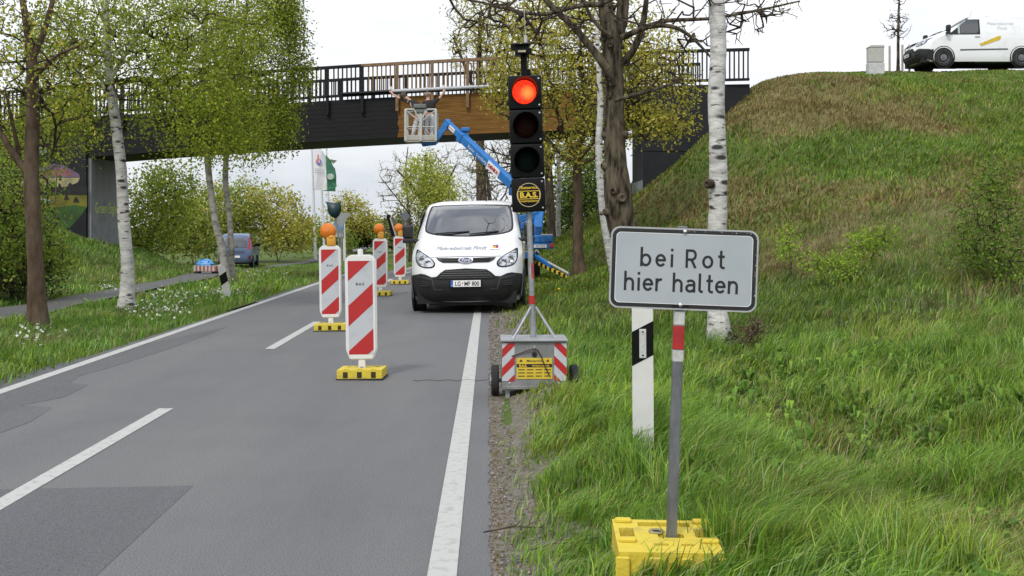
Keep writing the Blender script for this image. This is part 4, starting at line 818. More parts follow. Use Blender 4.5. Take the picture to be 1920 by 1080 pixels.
# ------------------------------------------------------------------ "bei Rot hier halten" sign
sx0 = W(1247, 1000, 4.38)
SIGN_DX = 0
sg = thing('road_sign', 'grey road sign reading bei Rot hier halten on a yellow foot plate', 'road sign', (sx0.x, 4.38, gz1(sx0.x, 4.38)+.0), None, (0, R(2.0), R(-2)))
zp = (CAM_H-(580-HOR)/F*4.38)-sg.location.z; zc = zp+.165+.003
SIGN_G = mat('sign_reflective_grey', (.30, .335, .355), .5, col2=(.345, .375, .39), scale=3, stretch=(1, 1, 1)); SIGN_E = mat('sign_edge_grey', (.33, .34, .34), .5, var=.12, scale=20)
b = MB(); b.prism(rrect(.60, .333, .038, 7), (.030, -.030, zc), (1, 0, 0), (0, 0, 1), .004, 0); sp_ = b.build('sign_panel', SIGN_E, sg)
b = MB()
def ringp(w0, h0, r0, w1, h1, r1, y, m):
    a, c = rrect(w0, h0, r0, 7), rrect(w1, h1, r1, 7); n = len(a)
    b.add([(p[0]+.03, y, p[1]+zc) for p in a+c], [(i, (i+1) % n, (i+1) % n+n, i+n) for i in range(n)], m)
b.poly([(p[0]+.03, p[1]+zc) for p in rrect(.551, .284, .018, 7)], (0, -.0306, 0), (1, 0, 0), (0, 0, 1), 0); b.build('sign_face', SIGN_G, sp_)
b = MB(); ringp(.586, .319, .033, .555, .288, .019, -.0309, 0); b.build('border', TXT_BLK, sp_)
b = MB(); ringp(.5552, .2882, .019, .5508, .2838, .018, -.0308, 0); b.build('border_edge', TXT_WHT, sp_)
b = MB(); word(b, 'bei Rot', .076, .030, zc+.006, -.0312, gap=1.33); word(b, 'hier halten', .076, .026, zc-.094, -.0312, gap=1.15); b.build('lettering', TXT_BLK, sp_)
for z, r in ((zc+.153, .009), (zc-.147, .010)): b = MB(); b.lathe([(r, 0), (r*.9, .006), (r*.5, .009), (.001, .010)], (.03 if z > zc else .022, -.031, z), (0, -1, 0), 14); b.build('bolt', ALU, sp_, smooth=True)
b = MB(); b.tube([(-.012, -.033, zc-.155), (-.006, -.036, zc-.147), (.022, -.037, zc-.150), (.05, -.036, zc-.147), (.056, -.033, zc-.156)], .003, 6); b.build('clamp', BLACK_MATT, sp_)
rs = random.Random(4); b = MB()
for i in range(26):                # nicks and scratches in the border
    e = rs.choice('tttrrb'); L_ = rs.uniform(.003, .010)
    x, z = (rs.uniform(-.05, .285), .155) if e == 't' else ((.288, rs.uniform(-.1, .155)) if e == 'r' else (rs.uniform(-.28, .28), -.155)); 
    b.poly([(x+.03, z+zc+rs.uniform(-.006, .006)), (x+.03+L_*rs.uniform(.2, 1), z+zc+rs.uniform(-.006, .004)), (x+.031, z+zc+L_*rs.uniform(.2, .9))], (0, -.0312-.00003*i, 0), (1, 0, 0), (0, 0, 1))
b.build('scratches', SIGN_E, sp_)
TUBE = mat('galvanised_tube', (.115, .12, .13), .5, .5, col2=(.20, .205, .215), scale=22, stretch=(1, 1, .25), bump=.15)
b = MB(); b.box((.022, 0, (zc+.15)/2+.05), (.041, .041, zc+.10), 0, bev=.004, seg=2); po = b.build('post', TUBE, sg)
b = MB(); zz = zp-.008
for z0_, z1_, m_ in ((zz-.055, zz+.004, 0), (zz-.155, zz-.055, 1), (zz-.205, zz-.155, 0)): b.box((.022, 0, (z0_+z1_)/2), (.0435, .0435, z1_-z0_-.0005), m_, bev=.003)
b.build('band', [mat('dirty_white_film', (.40, .40, .38), .6, var=.2, scale=25), RED], po)
def foot_plate(parent, w, d, h, holes, local=(0, 0, 0), nm='foot_plate'):
    b = bmesh.new(); x_ = sorted(set([-w/2, w/2]+[q for o in holes for q in (o[0], o[1])])); y_ = sorted(set([-d/2, d/2]+[q for o in holes for q in (o[2], o[3])]))
    inh = lambda x, y: any(o[0] < x < o[1] and o[2] < y < o[3] for o in holes)
    V = {}
    def v(i, j, k): 
        if (i, j, k) not in V: V[i, j, k] = b.verts.new((x_[i]+local[0], y_[j]+local[1], (h if k else 0)+local[2]))
        return V[i, j, k]
    nx_, ny_ = len(x_)-1, len(y_)-1; fill = [[not inh((x_[i]+x_[i+1])/2, (y_[j]+y_[j+1])/2) for j in range(ny_)] for i in range(nx_)]
    F_ = lambda i, j: 0 <= i < nx_ and 0 <= j < ny_ and fill[i][j]
    for i in range(nx_):
        for j in range(ny_):
            if not fill[i][j]: continue
            for k in (1, 0): q = [v(i, j, k), v(i+1, j, k), v(i+1, j+1, k), v(i, j+1, k)]; b.faces.new(q if k else q[::-1])
            if not F_(i-1, j): b.faces.new([v(i, j, 0), v(i, j, 1), v(i, j+1, 1), v(i, j+1, 0)])
            if not F_(i+1, j): b.faces.new([v(i+1, j, 0), v(i+1, j+1, 0), v(i+1, j+1, 1), v(i+1, j, 1)])
            if not F_(i, j-1): b.faces.new([v(i, j, 0), v(i+1, j, 0), v(i+1, j, 1), v(i, j, 1)])
            if not F_(i, j+1): b.faces.new([v(i, j+1, 0), v(i, j+1, 1), v(i+1, j+1, 1), v(i+1, j+1, 0)])
    ed = [e for e in b.edges if len(e.link_faces) == 2 and e.calc_face_angle() > .5]; bmesh.ops.bevel(b, geom=ed, offset=.008, segments=2, affect='EDGES')
    q = MB(); q.bm(b); return q.build(nm, YEL, parent, smooth=True, sharp=35)
fp = foot_plate(sg, .41, .46, .12, [(-.10, .12, .13, .19), (-.185, -.125, -.02, .10), (.125, .185, -.02, .10), (-.03, .075, -.03, .025), (-.06, .0, -.14, -.11), (.05, .10, -.14, -.11)])
b = MB(); b.lathe([(.035, .122), (.03, .128), (.022, .126), (.02, .121)], (-.03, .05, 0), (0, 0, 1), 18); b.lathe([(.02, .1225), (.001, .1225)], (-.03, .05, 0), (0, 0, 1), 16, 1)
b.build('socket_ring', [mat('dirty_yellow', (.26, .22, .12), .8), BLACK_MATT], fp)
for x, y in ((-.16, .19), (.17, .19), (-.16, -.09), (.17, -.09)): b = MB(); b.box((x, y, .127), (.07, .035, .02), 0, bev=.006); b.build('raised_grip', YEL, fp)
for i in range(4): b = MB(); b.box((-.19+i*.125, -.243, .055), (.055, .014, .10), 0, bev=.005); b.build('front_rib', YEL, fp)
b = MB(); b.box((0, 0, .012), (.38, .43, .02)); b.build('underside', BLACK_MATT, fp)  # black sheet added under the plate so its holes look dark and deep
fp.location.z = -.005; fp.rotation_euler = (0, R(-1.5), 0)

# ------------------------------------------------------------------ marker posts
def delineator(name, label, loc, h, rot, refl=True, w=.128, bt_=.145):
    t = thing(name, label, 'marker post', loc, 'white roadside marker posts', rot)
    pl = [(-w/2, -.045), (w/2, -.045), (w/2*.25, .055), (-w/2*.25, .055)]; PW = mat('marker_white', (.56, .56, .53), .6, var=.06, scale=5)
    b = MB(); vv = [(x, y, z) for z in (-.3, h-.06) for x, y in pl]; vv += [(x, y, h-.0 if i in (0, 3) else h-.04) for i, (x, y) in enumerate(pl)]
    b.add(vv, [(0, 1, 5, 4), (1, 2, 6, 5), (2, 3, 7, 6), (3, 0, 4, 7), (4, 5, 9, 8), (5, 6, 10, 9), (6, 7, 11, 10), (7, 4, 8, 11), (8, 9, 10, 11)]); body = b.build('post_body', PW, t)
    b = MB(); zt = h-bt_; vv = []
    k = .0015
    ring = [(-w/2-k, -.045-k, 0), (w/2+k, -.045-k, .066), (w/2*.25+k, .055+k, .04), (-w/2*.25-k, .055+k, .03)]
    vv = [(x, y, zt-.235+s) for x, y, s in ring]+[(x, y, zt-.03+s) for x, y, s in ring]
    b.add(vv, [(0, 1, 5, 4), (1, 2, 6, 5), (2, 3, 7, 6), (3, 0, 4, 7)]); b.build('black_band', BLK, body)
    if refl:
        b = MB(); b.box((0, -.051, zt-.10), (.042, .008, .175), 0, bev=.003); rf = b.build('reflector', mat('reflector_white', (.45, .45, .43), .35, var=.12, scale=60), t)
        for z in (zt-.03, zt-.17): b = MB(); b.lathe([(.006, 0), (.004, .003), (.001, .003)], (0, -.055, z), (0, -1, 0), 10); b.build('rivet', BLK, rf)
    return t
p = W(1204, 830, 6.45); zt_ = W(1204, 613, 6.4).z
gd = gz1(p.x, 6.45); delineator('marker_post', 'upright white marker post partly covered by the bei Rot sign', (p.x, 6.45, gd), (zt_-gd)+.145, (0, R(-.4), R(3)))
p = W(428, 562, 22.3); gd = gz1(p.x, 22.3); delineator('marker_post', 'small leaning white marker post in the left verge before the twin birches', (p.x, 22.3, gd), .72, (0, R(-12), R(8)), False, .15, .20)

# ------------------------------------------------------------------ beacons
def beacon(label, loc, lamp, rz=0, ry=0):
    t = thing('traffic_beacon', label, 'traffic beacon', loc, 'red and white lane closure beacons', (0, ry, rz)); w, z0_, h = .315, .185, 1.055
    outl = [(-w/2+.04, 0), (w/2-.04, 0), (w/2, .10), (w/2, h-.05), (w/2-.05, h), (-w/2+.05, h), (-w/2, h-.05), (-w/2, .10)]
    b = MB(); o = [(x, z+z0_) for x, z in outl]; 
    b.prism(o, (0, -.035, 0), (1, 0, 0), (0, 0, 1), .07, 0)
    bb = bmesh.new(); vv = [bb.verts.new(v) for v in b.v]; [bb.faces.new([vv[i] for i in f]) for f in b.f]; bmesh.ops.bevel(bb, geom=list(bb.edges), offset=.012, segments=2, affect='EDGES'); b = MB(); b.bm(bb); bd = b.build('board', WHITE, t, smooth=True, sharp=50)
    iw, za, zb_ = .25, z0_+.055, z0_+h-.06
    b = MB(); b.poly([(-iw/2, za), (iw/2, za), (iw/2, zb_), (-iw/2, zb_)], (0, -.0360, 0), (1, 0, 0), (0, 0, 1)); b.build('reflective_sheet', REFL_W, bd)
    b = MB(); tall = zb_-za; s = iw*1.02
    def clip(poly):     # keep the stripe inside the sheet
        q = bmesh.new(); f = q.faces.new([q.verts.new((x, 0, z)) for x, z in poly])
        for co, no in (((0, 0, za), (0, 0, -1)), ((0, 0, zb_), (0, 0, 1)), ((-iw/2, 0, 0), (-1, 0, 0)), ((iw/2, 0, 0), (1, 0, 0))): bmesh.ops.bisect_plane(q, geom=q.verts[:]+q.edges[:]+q.faces[:], plane_co=co, plane_no=no, clear_outer=True)
        r = [(v.co.x, v.co.z) for f in q.faces for v in f.verts]; q.free(); return r
    per = .535; b0 = za-.02-.28
    for k in range(3):
        zz = zb_-.205-.455*k; pl = clip([(-iw/2-.01, zz-.009), (iw/2+.01, zz+.234), (iw/2+.01, zz+.444), (-iw/2-.01, zz+.201)])
        if len(pl) > 2: b.poly(pl, (0, -.0364, 0), (1, 0, 0), (0, 0, 1))
    b.build('red_stripes', RED, bd)
    b = MB(); b.text('B.A.S.', .036, (0, -.0367, zb_-.245), sx=1.1, bold=.001); b.build('lettering', TXT_BLK, bd)
    b = MB(); b.box((0, 0, z0_-.04), (.07, .05, .10), bev=.006); b.box((0, 0, z0_-.10), (.055, .05, .08), bev=.006); b.lathe([(.010, 0), (.001, .002)], (0, -.027, z0_-.035), (0, -1, 0), 10, 0); b.build('stem', WHITE, t)
    fpl = foot_plate(t, .45, .34, .10, [(-.165, -.115, -.15, -.09), (-.025, .025, -.15, -.09), (.115, .165, -.15, -.09), (-.165, -.115, .06, .13), (.115, .165, .06, .13)])
    for x in (-.14, 0, .14): b = MB(); b.box((x, -.1712, .052), (.048, .006, .06), 0, bev=.004); b.build('slot', mat('dark_slot', (.03, .024, .008), .9), fpl)  # shade inside the recesses painted as dark blocks on the front face
    b = MB(); b.box((0, 0, .008), (.47, .36, .016), bev=.004); b.build('rubber_base', RUBBER, fpl)
    zt = z0_+h
    if lamp:
        b = MB(); b.box((.02, 0, zt+.055), (.125, .09, .13), bev=.015, seg=2); b.tube([(.02, 0, zt+.10), (.025, .02, zt+.17), (.0, .035, zt+.24)], [.062, .058, .05], 12); lh = b.build('lamp_housing', AMBER_B, t, smooth=True, sharp=50)
        b = MB(); b.lathe([(.108, .05), (.116, .03), (.116, -.005), (.108, -.025), (.07, -.05), (.001, -.062)], (-.025, .0, zt+.205), (.12, 1, 0), 28); b.lathe([(.108, .05), (.001, .055)], (-.025, .0, zt+.205), (.12, 1, 0), 28); lens = b.build('lamp_lens', AMBER, lh, smooth=True)
        b = MB(); b.lathe([(.117, -.004), (.121, .0), (.121, .012), (.117, .016)], (-.025, 0, zt+.205), (.12, 1, 0), 28); b.build('lens_rim', AMBER_B, lens, smooth=True)
    else:
        b = MB(); b.lathe([(.028, -.02), (.028, .05), (.024, .058), (.001, .058)], (0, 0, zt), (0, 0, 1), 16); b.build('top_stub', WHITE, t, smooth=True)
    return t
def bloc(px, py): d = CAM_H*F/(py-HOR); return ((px-960)/F*d, d+.17, .0)
beacon('nearest red and white beacon, without a lamp, on the road', bloc(675, 713), False, R(-2), R(-.9))
beacon('red and white beacon with amber lamp furthest left, behind the lampless beacon', bloc(617, 621.5), True, R(3), R(-.8))
beacon('lamp topped beacon between the lampless beacon and the white van', bloc(712, 555.5), True, R(-2), R(-.6))
beacon('farthest lamp topped beacon, beside the mirror of the white van', bloc(749, 533.5), True, R(2), R(-.5))

# ------------------------------------------------------------------ portable traffic light on its trailer
ty, tx = 9.62, (1000-960)/F*9.62
tl = thing('traffic_light', 'portable traffic light showing red on a grey trailer with striped ends', 'traffic light', (tx, ty, .0), None, (0, 0, R(1.5)))
b = MB(); b.box((0, 0, .30), (.575, .40, .42), bev=.006); bx = b.build('battery_box', STEEL, tl)
b = MB(); b.box((0, -.01, .522), (.595, .44, .018), bev=.004); b.build('lid', mat('lid_steel', (.30, .31, .32), .5, .4, var=.12), bx)
b = MB(); b.box((.0, -.203, .105), (.575, .012, .03), bev=.003); b.build('bottom_lip', STEEL, bx)
for sd in (-1, 1):
    b = MB(); x0_, x1_ = sd*.285, sd*.175; lo, hi = min(x0_, x1_), max(x0_, x1_); b.box(((lo+hi)/2, -.2035, .332), (hi-lo, .005, .335)); pn = b.build('striped_panel', REFL_W, bx)
    b = MB(); zlo, zhi = .165, .499
    for k in range(-1, 4):
        zz = .20+k*.165; pl = [(lo, zz), (hi, zz+.11), (hi, zz+.19), (lo, zz+.08)] if sd < 0 else [(lo, zz+.11), (hi, zz), (hi, zz+.08), (lo, zz+.19)]
        q = bmesh.new(); q.faces.new([q.verts.new((x, 0, z)) for x, z in pl])
        for co, no in (((0, 0, zlo), (0, 0, -1)), ((0, 0, zhi), (0, 0, 1))): bmesh.ops.bisect_plane(q, geom=q.verts[:]+q.edges[:]+q.faces[:], plane_co=co, plane_no=no, clear_outer=True)
        for f in q.faces: b.poly([(v.co.x, v.co.z) for v in f.verts], (0, -.2064, 0), (1, 0, 0), (0, 0, 1))
        q.free()
    b.build('red_stripes', RED, pn)
b = MB(); b.box((-.0, -.2035, .275), (.315, .005, .185), 0); yp = b.build('info_panel', mat('yellow_panel', (.55, .40, .03), .5, var=.08), bx)
b = MB(); b.text('Mietservice', .030, (0, -.2066, .332), bold=.0006); b.box((.0, -.2064, .3), (.312, .001, .03))
for i in range(4):
    for j in range(3): b.box((-.115+i*.077, -.2066, .264-j*.028), (.058, .001, .008)); 
for x in (-.118, .118): b.prism([(x-.016, .334), (x+.016, .334), (x, .358)], (0, -.2066, 0), (1, 0, 0), (0, 0, 1), .0005)
b.build('lettering', TXT_BLK, yp)
b = MB(); b.text('B.A.S.', .030, (-.10, -.2072, .2895), bold=.0012); b.build('bright_lettering', TXT_YEL, yp); b = MB(); b.text('Verkehrstechnik', .023, (.055, -.2072, .292), bold=.0004); b.build('bright_lettering', TXT_YEL, yp)
b = MB(); b.lathe([(.022, 0), (.022, .008), (.001, .010)], (-.0, -.202, .398), (0, -1, 0), 18); b.build('lock_cap', BLACK_MATT, bx)
b = MB(); b.box((0, -.208, .455), (.022, .02, .045), bev=.004); b.lathe([(.009, 0), (.006, .01), (.001, .012)], (0, -.218, .462), (0, -1, 0), 12); b.build('latch', ALU, bx)
b = MB(); cp = [(-.20, -.215, .385), (-.14, -.212, .405), (-.06, -.216, .435), (-.01, -.222, .447), (.025, -.222, .443), (.06, -.216, .38), (.10, -.213, .28), (.135, -.212, .205)]; b.tube(cp, .0055, 6); b.build('cable', mat('brown_cable', (.05, .025, .018), .6), tl, smooth=True)
for x in (-.22, .22): b = MB(); b.lathe([(.008, 0), (.001, .005)], (x, -.2035, .145), (0, -1, 0), 10); b.build('bolt', ALU, bx)
b = MB(); b.tube([(-.33, .05, .135), (.37, .05, .135)], .018, 10); b.box((0, .05, .10), (.5, .05, .03)); b.build('axle', STEEL, tl)
for sd in (-1, 1):
    c = (sd*.345-(.0 if sd < 0 else -.025), .05, .138); b = MB(); Rr = .138; b.lathe([(Rr*.55, -.035), (Rr*.92, -.035), (Rr, -.022), (Rr, .022), (Rr*.92, .035), (Rr*.55, .035)], c, (sd, 0, 0), 24); wh = b.build('wheel', RUBBER, tl, smooth=True, sharp=40)
    b = MB(); b.lathe([(Rr*.56, .02), (Rr*.3, .012), (.03, .03), (.02, .045), (.001, .047)], c, (sd, 0, 0), 18); b.lathe([(Rr*.56, -.03), (.001, -.028)], c, (sd, 0, 0), 18); b.build('rim', GALV, wh, smooth=True)
for x in (-.235, .2): b = MB(); b.box((x, -.15, .05), (.04, .04, .2), bev=.004); b.build('support_leg', GALV, tl)
# mast leans a little: its own tilt
lean = Matrix.Rotation(R(-2.0), 4, 'Y'); mz = .53
def LM(b): 
    b.v = [tuple((Vector((0, 0, mz))+lean.to_3x3() @ (Vector(v)-Vector((0, 0, mz))))) for v in b.v]; return b
b = MB(); b.tube([(0, 0, .35), (0, 0, 1.75)], .0245, 16); b.tube([(0, 0, .53), (0, 0, .80)], .028, 16); mast = LM(b).build('mast', GALV, tl, smooth=True)
b = MB(); b.tube([(0, 0, .83), (0, 0, .905)], .0285, 16, cap=False); LM(b).build('red_band', RED, mast, smooth=True); b = MB(); b.tube([(.006, -.004, 1.06), (.006, -.004, 1.2)], .0215, 12, cap=False); LM(b).build('red_sticker', mat('faded_red', (.3, .05, .05), .6, var=.5, scale=40), mast, smooth=True)
for p0 in ((-.19, -.17, .53), (.19, -.17, .53), (.2, .17, .53), (-.19, .17, .53)): b = MB(); b.tube([p0, (p0[0]*.12, p0[1]*.12, .80)], .010, 8); b.build('stay', GALV, tl, smooth=True)
HW, HH = .298, .301; z_ = 1.66
for k, kind in enumerate(('label', 'green', 'amber', 'red')):
    zc_ = z_+HH/2+k*(HH+.006); b = MB(); b.box((0, 0, zc_), (HW, .17, HH), bev=.018, seg=2); hs = LM(b).build('signal_housing' if k else 'label_box', BLK, tl, smooth=True, sharp=40)
    b = MB()
    for sx_, sz_ in ((.122, .118), (.122, -.118)): b.lathe([(.009, 0), (.008, .004), (.001, .005)], (sx_, -.087, zc_+sz_), (0, -1, 0), 12)
    LM(b).build('screw', ALU, hs, smooth=True)
    b = MB()
    for sz_ in (.09, -.09): b.box((-.152, .02, zc_+sz_), (.02, .04, .03), bev=.004)
    LM(b).build('hinge', BLK, hs)
    if kind == 'label':
        b = MB(); b.lathe([(.107, 0), (.107, .0015), (.102, .0015), (.102, 0)], (0, -.0865, zc_), (0, -1, 0), 40); LM(b).build('ring', mat('ring_cream', (.5, .42, .25), .5), hs)
        b = MB(); b.text('Mietservice', .036, (0, -.088, zc_+.054), bold=.0008); b.text('Verkehrssicherung', .026, (0, -.088, zc_-.062), bold=.0006, sx=.92); b.text('B.A.S.', .066, (0, -.088, zc_-.022), bold=.0028, sx=1.05)
        for (x0_, x1_, zA, zB) in ((-.1, .1, .032, .038), (-.1, .1, -.038, -.032), (-.1, -.094, -.032, .032), (.094, .1, -.032, .032)): b.poly([(x0_, zc_+zA), (x1_, zc_+zA), (x1_, zc_+zB), (x0_, zc_+zB)], (0, -.0875, 0), (1, 0, 0), (0, 0, 1))
        LM(b).build('lettering', TXT_YEL, hs)
    else:
        GLOW['red_signal_lit'] = tuple(Vector((0, 0, mz))+lean.to_3x3() @ (Vector((.018, -.11, zc_-.012))-Vector((0, 0, mz))))
        lm = emit('red_signal_lit', (1.0, .030, .012), 1.1) if kind == 'red' else mat('dark_%s_lens' % kind, {'amber': (.012, .002, .001), 'green': (.001, .005, .0045)}[kind], .5, var=.3, scale=50, bump=.4, spec=.08)
        b = MB(); b.lathe([(.108, 0), (.10, .015), (.07, .032), (.035, .041), (.001, .044)], (-.008, -.085, zc_), (0, -1, 0), 36); LM(b).build('lens', lm, hs, smooth=True)
        b = MB(); v0 = len(b.v); n_ = 30                         # cut away visor, longer at the top
        for i in range(n_+1):
            a = R(-35+250*i/n_); ln = .03+.15*max(0, math.sin(a)*.55+.45); c, s = math.cos(a), math.sin(a)
            for r_, y_ in ((.117, 0), (.119, -ln), (.115, -ln), (.113, 0)): b.v.append((-.008+r_*c, -.085+y_, zc_+r_*s))
        for i in range(n_):
            for j in range(4): b.f.append((i*4+j, i*4+(j+1) % 4, (i+1)*4+(j+1) % 4, (i+1)*4+j)); b.m.append(0)
        LM(b).build('visor', mat('visor_black', (.012, .012, .013), .4, spec=.3), hs, smooth=True)
zt = z_+4*(HH+.006)
b = MB(); b.box((.0, 0, zt+.09), (.055, .06, .18), bev=.006); b.box((.035, .02, zt+.03), (.05, .05, .06), bev=.01); b.box((-.05, 0, zt+.02), (.03, .03, .03), bev=.006); LM(b).build('head_bracket', BLK, tl)
b = MB(); b.box((-.015, -.05, zt+.215), (.125, .20, .075), bev=.012, seg=2); b.box((-.03, -.05, zt+.258), (.17, .26, .014), bev=.004); b.box((.055, -.03, zt+.22), (.03, .05, .05), bev=.008); sn = LM(b).build('motion_sensor', BLK, tl, smooth=True, sharp=40)
b = MB(); b.box((-.02, -.152, zt+.198), (.07, .004, .018)); LM(b).build('sensor_window', mat('sensor_cream', (.35, .32, .22), .4), sn)
b = MB(); b.tube([(-.08, 0, zt+.24), (-.14, .0, zt+.22), (-.155, 0, zt+.14), (-.12, 0, zt+.05), (-.04, 0, zt+.015)], .006, 7); LM(b).build('sensor_cable', BLK, sn, smooth=True)
b = MB(); b.tube([(.025, .02, zt+.18), (.025, .02, zt+.30)], .011, 8); b.tube([(.025, .02, zt+.30), (.025, .02, zt+.36)], .017, 10); b.tube([(.025, .02, zt+.36), (.02, .02, zt+.62)], .003, 6); LM(b).build('antenna', mat('antenna_grey', (.4, .4, .4), .4), tl, smooth=True)

# ------------------------------------------------------------------ small far things
FLW = mat('flag_white', (.62, .61, .64), .8, var=.05, scale=1.5)
def flag(label, px0, py0, px1, py1, D, fl, group='flagpoles by the side road'):
    b0 = on_ground(px1, py1, D); top = W(px0, py0, D); t = thing('flagpole', label, 'flagpole', b0, group); b = MB(); b.tube([b0-Vector((0, 0, .2)), b0.lerp(top, .4), top], [.10, .085, .05], 10); b.tube([top, top+Vector((.02, 0, .1))], .07, 8); b.build('pole', mat('white_pole', (.55, .56, .58), .4), t, smooth=True, world=True)
    for nm, pts, m in fl:
        vv = [W(*p[:2], D-.12+.16*math.sin(p[0]*.35+p[1]*.05)) for p in pts]; q = MB(); n = len(vv); q.add(vv+[v+Vector((0, .03, 0)) for v in vv], [tuple(range(n)), tuple(range(2*n-1, n-1, -1))]+[(i, (i+1) % n, (i+1) % n+n, i+n) for i in range(n)]); f_ = q.build('flag' if nm == 'flag' else nm, m, t, world=True)
    return t, f_
D = 70
t1_, f1_ = flag('leftmost white flagpole with a white banner carrying a red and blue swirl', 584.5, 276, 592, 462, D, [('flag', [(587, 280), (603, 281), (609, 290), (611, 300), (610, 320), (613, 340), (613, 356), (604, 357), (590, 356)], FLW)])
q = MB()
for k, (a0, a1, r, m_) in enumerate(((60, 230, 1, 0), (240, 400, 1, 1))):
    A = [(597.5+5.2*math.cos(R(a0+(a1-a0)*i/10)), 303-6.0*math.sin(R(a0+(a1-a0)*i/10))) for i in range(11)]; B = [(598+2.6*math.cos(R(a0+(a1-a0)*i/10)), 302-3*math.sin(R(a0+(a1-a0)*i/10))) for i in range(11)]
    q.add([W(*p, D-.34) for p in A+B[::-1]], [tuple(range(22))], m_)
q.add([W(*p, D-.34) for p in ((595.5, 289), (597.2, 289), (597, 296), (595, 297))], [(0, 1, 2, 3)], 0)
for y_ in (316, 319.5, 323): q.add([W(*p, D-.34) for p in ((590, y_), (608, y_+1), (608, y_+1.8), (590, y_+.8))], [(0, 1, 2, 3)], 2)
q.build('emblem', [mat('flag_red', (.5, .12, .10), .8), mat('flag_blue', (.10, .14, .45), .8), TXT_GRY], f1_, world=True)
FLG = mat('flag_green', (.04, .17, .09), .8, var=.35, scale=1.2)
t2_, f2_ = flag('middle white flagpole with the green banner picturing a golf ball', 599.5, 276, 609, 458, D+2, [('flag', [(610, 292), (612, 291), (621, 303), (626, 315), (630, 330), (630, 350), (606, 351), (606, 358), (629, 359), (629, 351), (628, 351), (614, 349), (612, 330), (611, 310)], FLG)])
q = MB(); q.add([W(619.5+6.2*math.cos(a), 331-6*math.sin(a), D+1.6) for a in np.linspace(0, 2*math.pi, 18, endpoint=False)], [tuple(range(18))]); q.build('emblem', mat('ball_white', (.42, .47, .43), .8, var=.2), f2_, world=True)
flag('rearmost flagpole with a white pennant tip above a dark green edge', 612, 281, 620, 452, D+4, [('flag', [(614, 285), (632, 301), (625, 307), (616, 298)], mat('flag_pale', (.6, .58, .58), .8)), ('flag_edge', [(625, 312), (628, 316), (630.5, 330), (630.5, 351), (628, 351), (627, 330)], mat('flag_navy', (.015, .02, .04), .8))])
p = on_ground(640, 516, 33.5); t = thing('covered_signal', 'traffic signal wrapped in a dark green bag on a thin pole behind the lamp beacon', 'traffic signal', p)
b = MB(); b.tube([p-Vector((0, 0, .1)), W(634, 440, 33.5), W(629, 406, 33.5)], .028, 8); b.build('pole', GALV, t, smooth=True, world=True)
BAG = mat('dark_green_tarpaulin', (.008, .035, .04), .45, var=.4, scale=5, bump=.6, bscale=9); rs = random.Random(12); b = MB(); vv = []
rows_ = [(378, 610, 640, 0), (381, 611.5, 639, .08), (386, 613.5, 639, .16), (394, 614, 640, .2), (401, 616, 638, .18), (405.5, 620.5, 635, .12), (409, 627, 631, .04)]; c0 = W(626, 395, 33.5)
for py_, xa, xb_, dd in rows_:
    for j in range(14):
        a = 2*math.pi*j/14; pm, pr = (xa+xb_)/2, (xb_-xa)/2; f_ = 1+rs.uniform(-.06, .06); sag = (2.5 if py_ < 380 and abs(math.cos(a)) < .75 else 0); vv.append(W(pm+pr*math.cos(a)*f_, py_+sag, 33.5)+Vector((0, (dd+.02)*math.sin(a)*f_, 0)))
b.add(vv, [(r*14+j, r*14+(j+1) % 14, (r+1)*14+(j+1) % 14, (r+1)*14+j) for r in range(6) for j in range(14)]+[tuple(range(14))]); b.build('bag', BAG, t, smooth=True, world=True)
p = on_ground(640, 458, 66); t = thing('yield_sign', 'grey back of a triangular yield sign on a pole beside the blue board', 'road sign', p); b = MB(); b.tube([p, W(639.5, 402, 66)], .045, 8); b.build('pole', GALV, t, smooth=True, world=True)
b = MB(); b.prism([(-.52, .30), (.52, .30), (.56, .24), (.05, -.62), (-.05, -.62), (-.56, .24)], W(639.5, 408, 65.9), (1, 0, 0), (0, 0, 1), .03); b.build('sign_back', GALV, t, world=True)
p = on_ground(638, 459, 68); t = thing('info_board', 'blue and white information board held between white posts', 'board', p)
for q_ in (626, 646.5): b = MB(); b.beam(on_ground(q_, 459, 68)-Vector((0, 0, .1)), W(q_-2, 417, 68), .17, .1, 0, up=(0, 1, 0), bev=.02); b.build('board_post', WHITE, t, world=True)
a, c = W(625, 432, 67.9), W(644, 418, 67.9); b = MB(); b.box(((a+c)/2), (c.x-a.x, .06, c.z-a.z), 0, bev=.01); b.box(((a+c)/2)-Vector((0, .04, .55)), (c.x-a.x-.06, .02, .22), 1); b.build('board_panel', [mat('board_blue', (.12, .26, .48), .5), GREY_W], t, world=True)
a, c = W(627, 444, 67.9), W(644, 434, 67.9); b = MB(); b.box(((a+c)/2), (c.x-a.x, .06, c.z-a.z), 0, bev=.01); b.build('board_panel', mat('board_grey', (.18, .20, .24), .5), t, world=True)
p = on_ground(744, 495, 38); t = thing('leaning_sign', 'narrow dark sign seen edge on, leaning beside the farthest beacon', 'road sign', p); a, c = W(728, 403, 38), W(738.5, 443, 38); ax_ = (a-c).normalized()
b = MB(); b.tube([p, W(741, 450, 38), a.lerp(c, .3)+Vector((.05, .06, 0))], .03, 8); b.build('pole', GALV, t, smooth=True, world=True)
b = MB(); b.beam(c, a, .13, .14, 0, up=(0, 1, 0), bev=.02); sb_ = b.build('sign_edge', BLK, t, world=True); b = MB(); b.beam(c+Vector((.08, -.02, .02)), a+Vector((.08, -.02, -.1)), .03, .3, 0, up=(0, 1, 0)); b.build('sign_face', GREY_W, sb_, world=True)
p = on_ground(760, 470, 58); t = thing('warning_sign', 'grey back of a square sign above the left mirror of the van', 'road sign', p); b = MB(); b.tube([p, W(760, 402, 58)], .04, 8); b.build('pole', GALV, t, smooth=True, world=True)
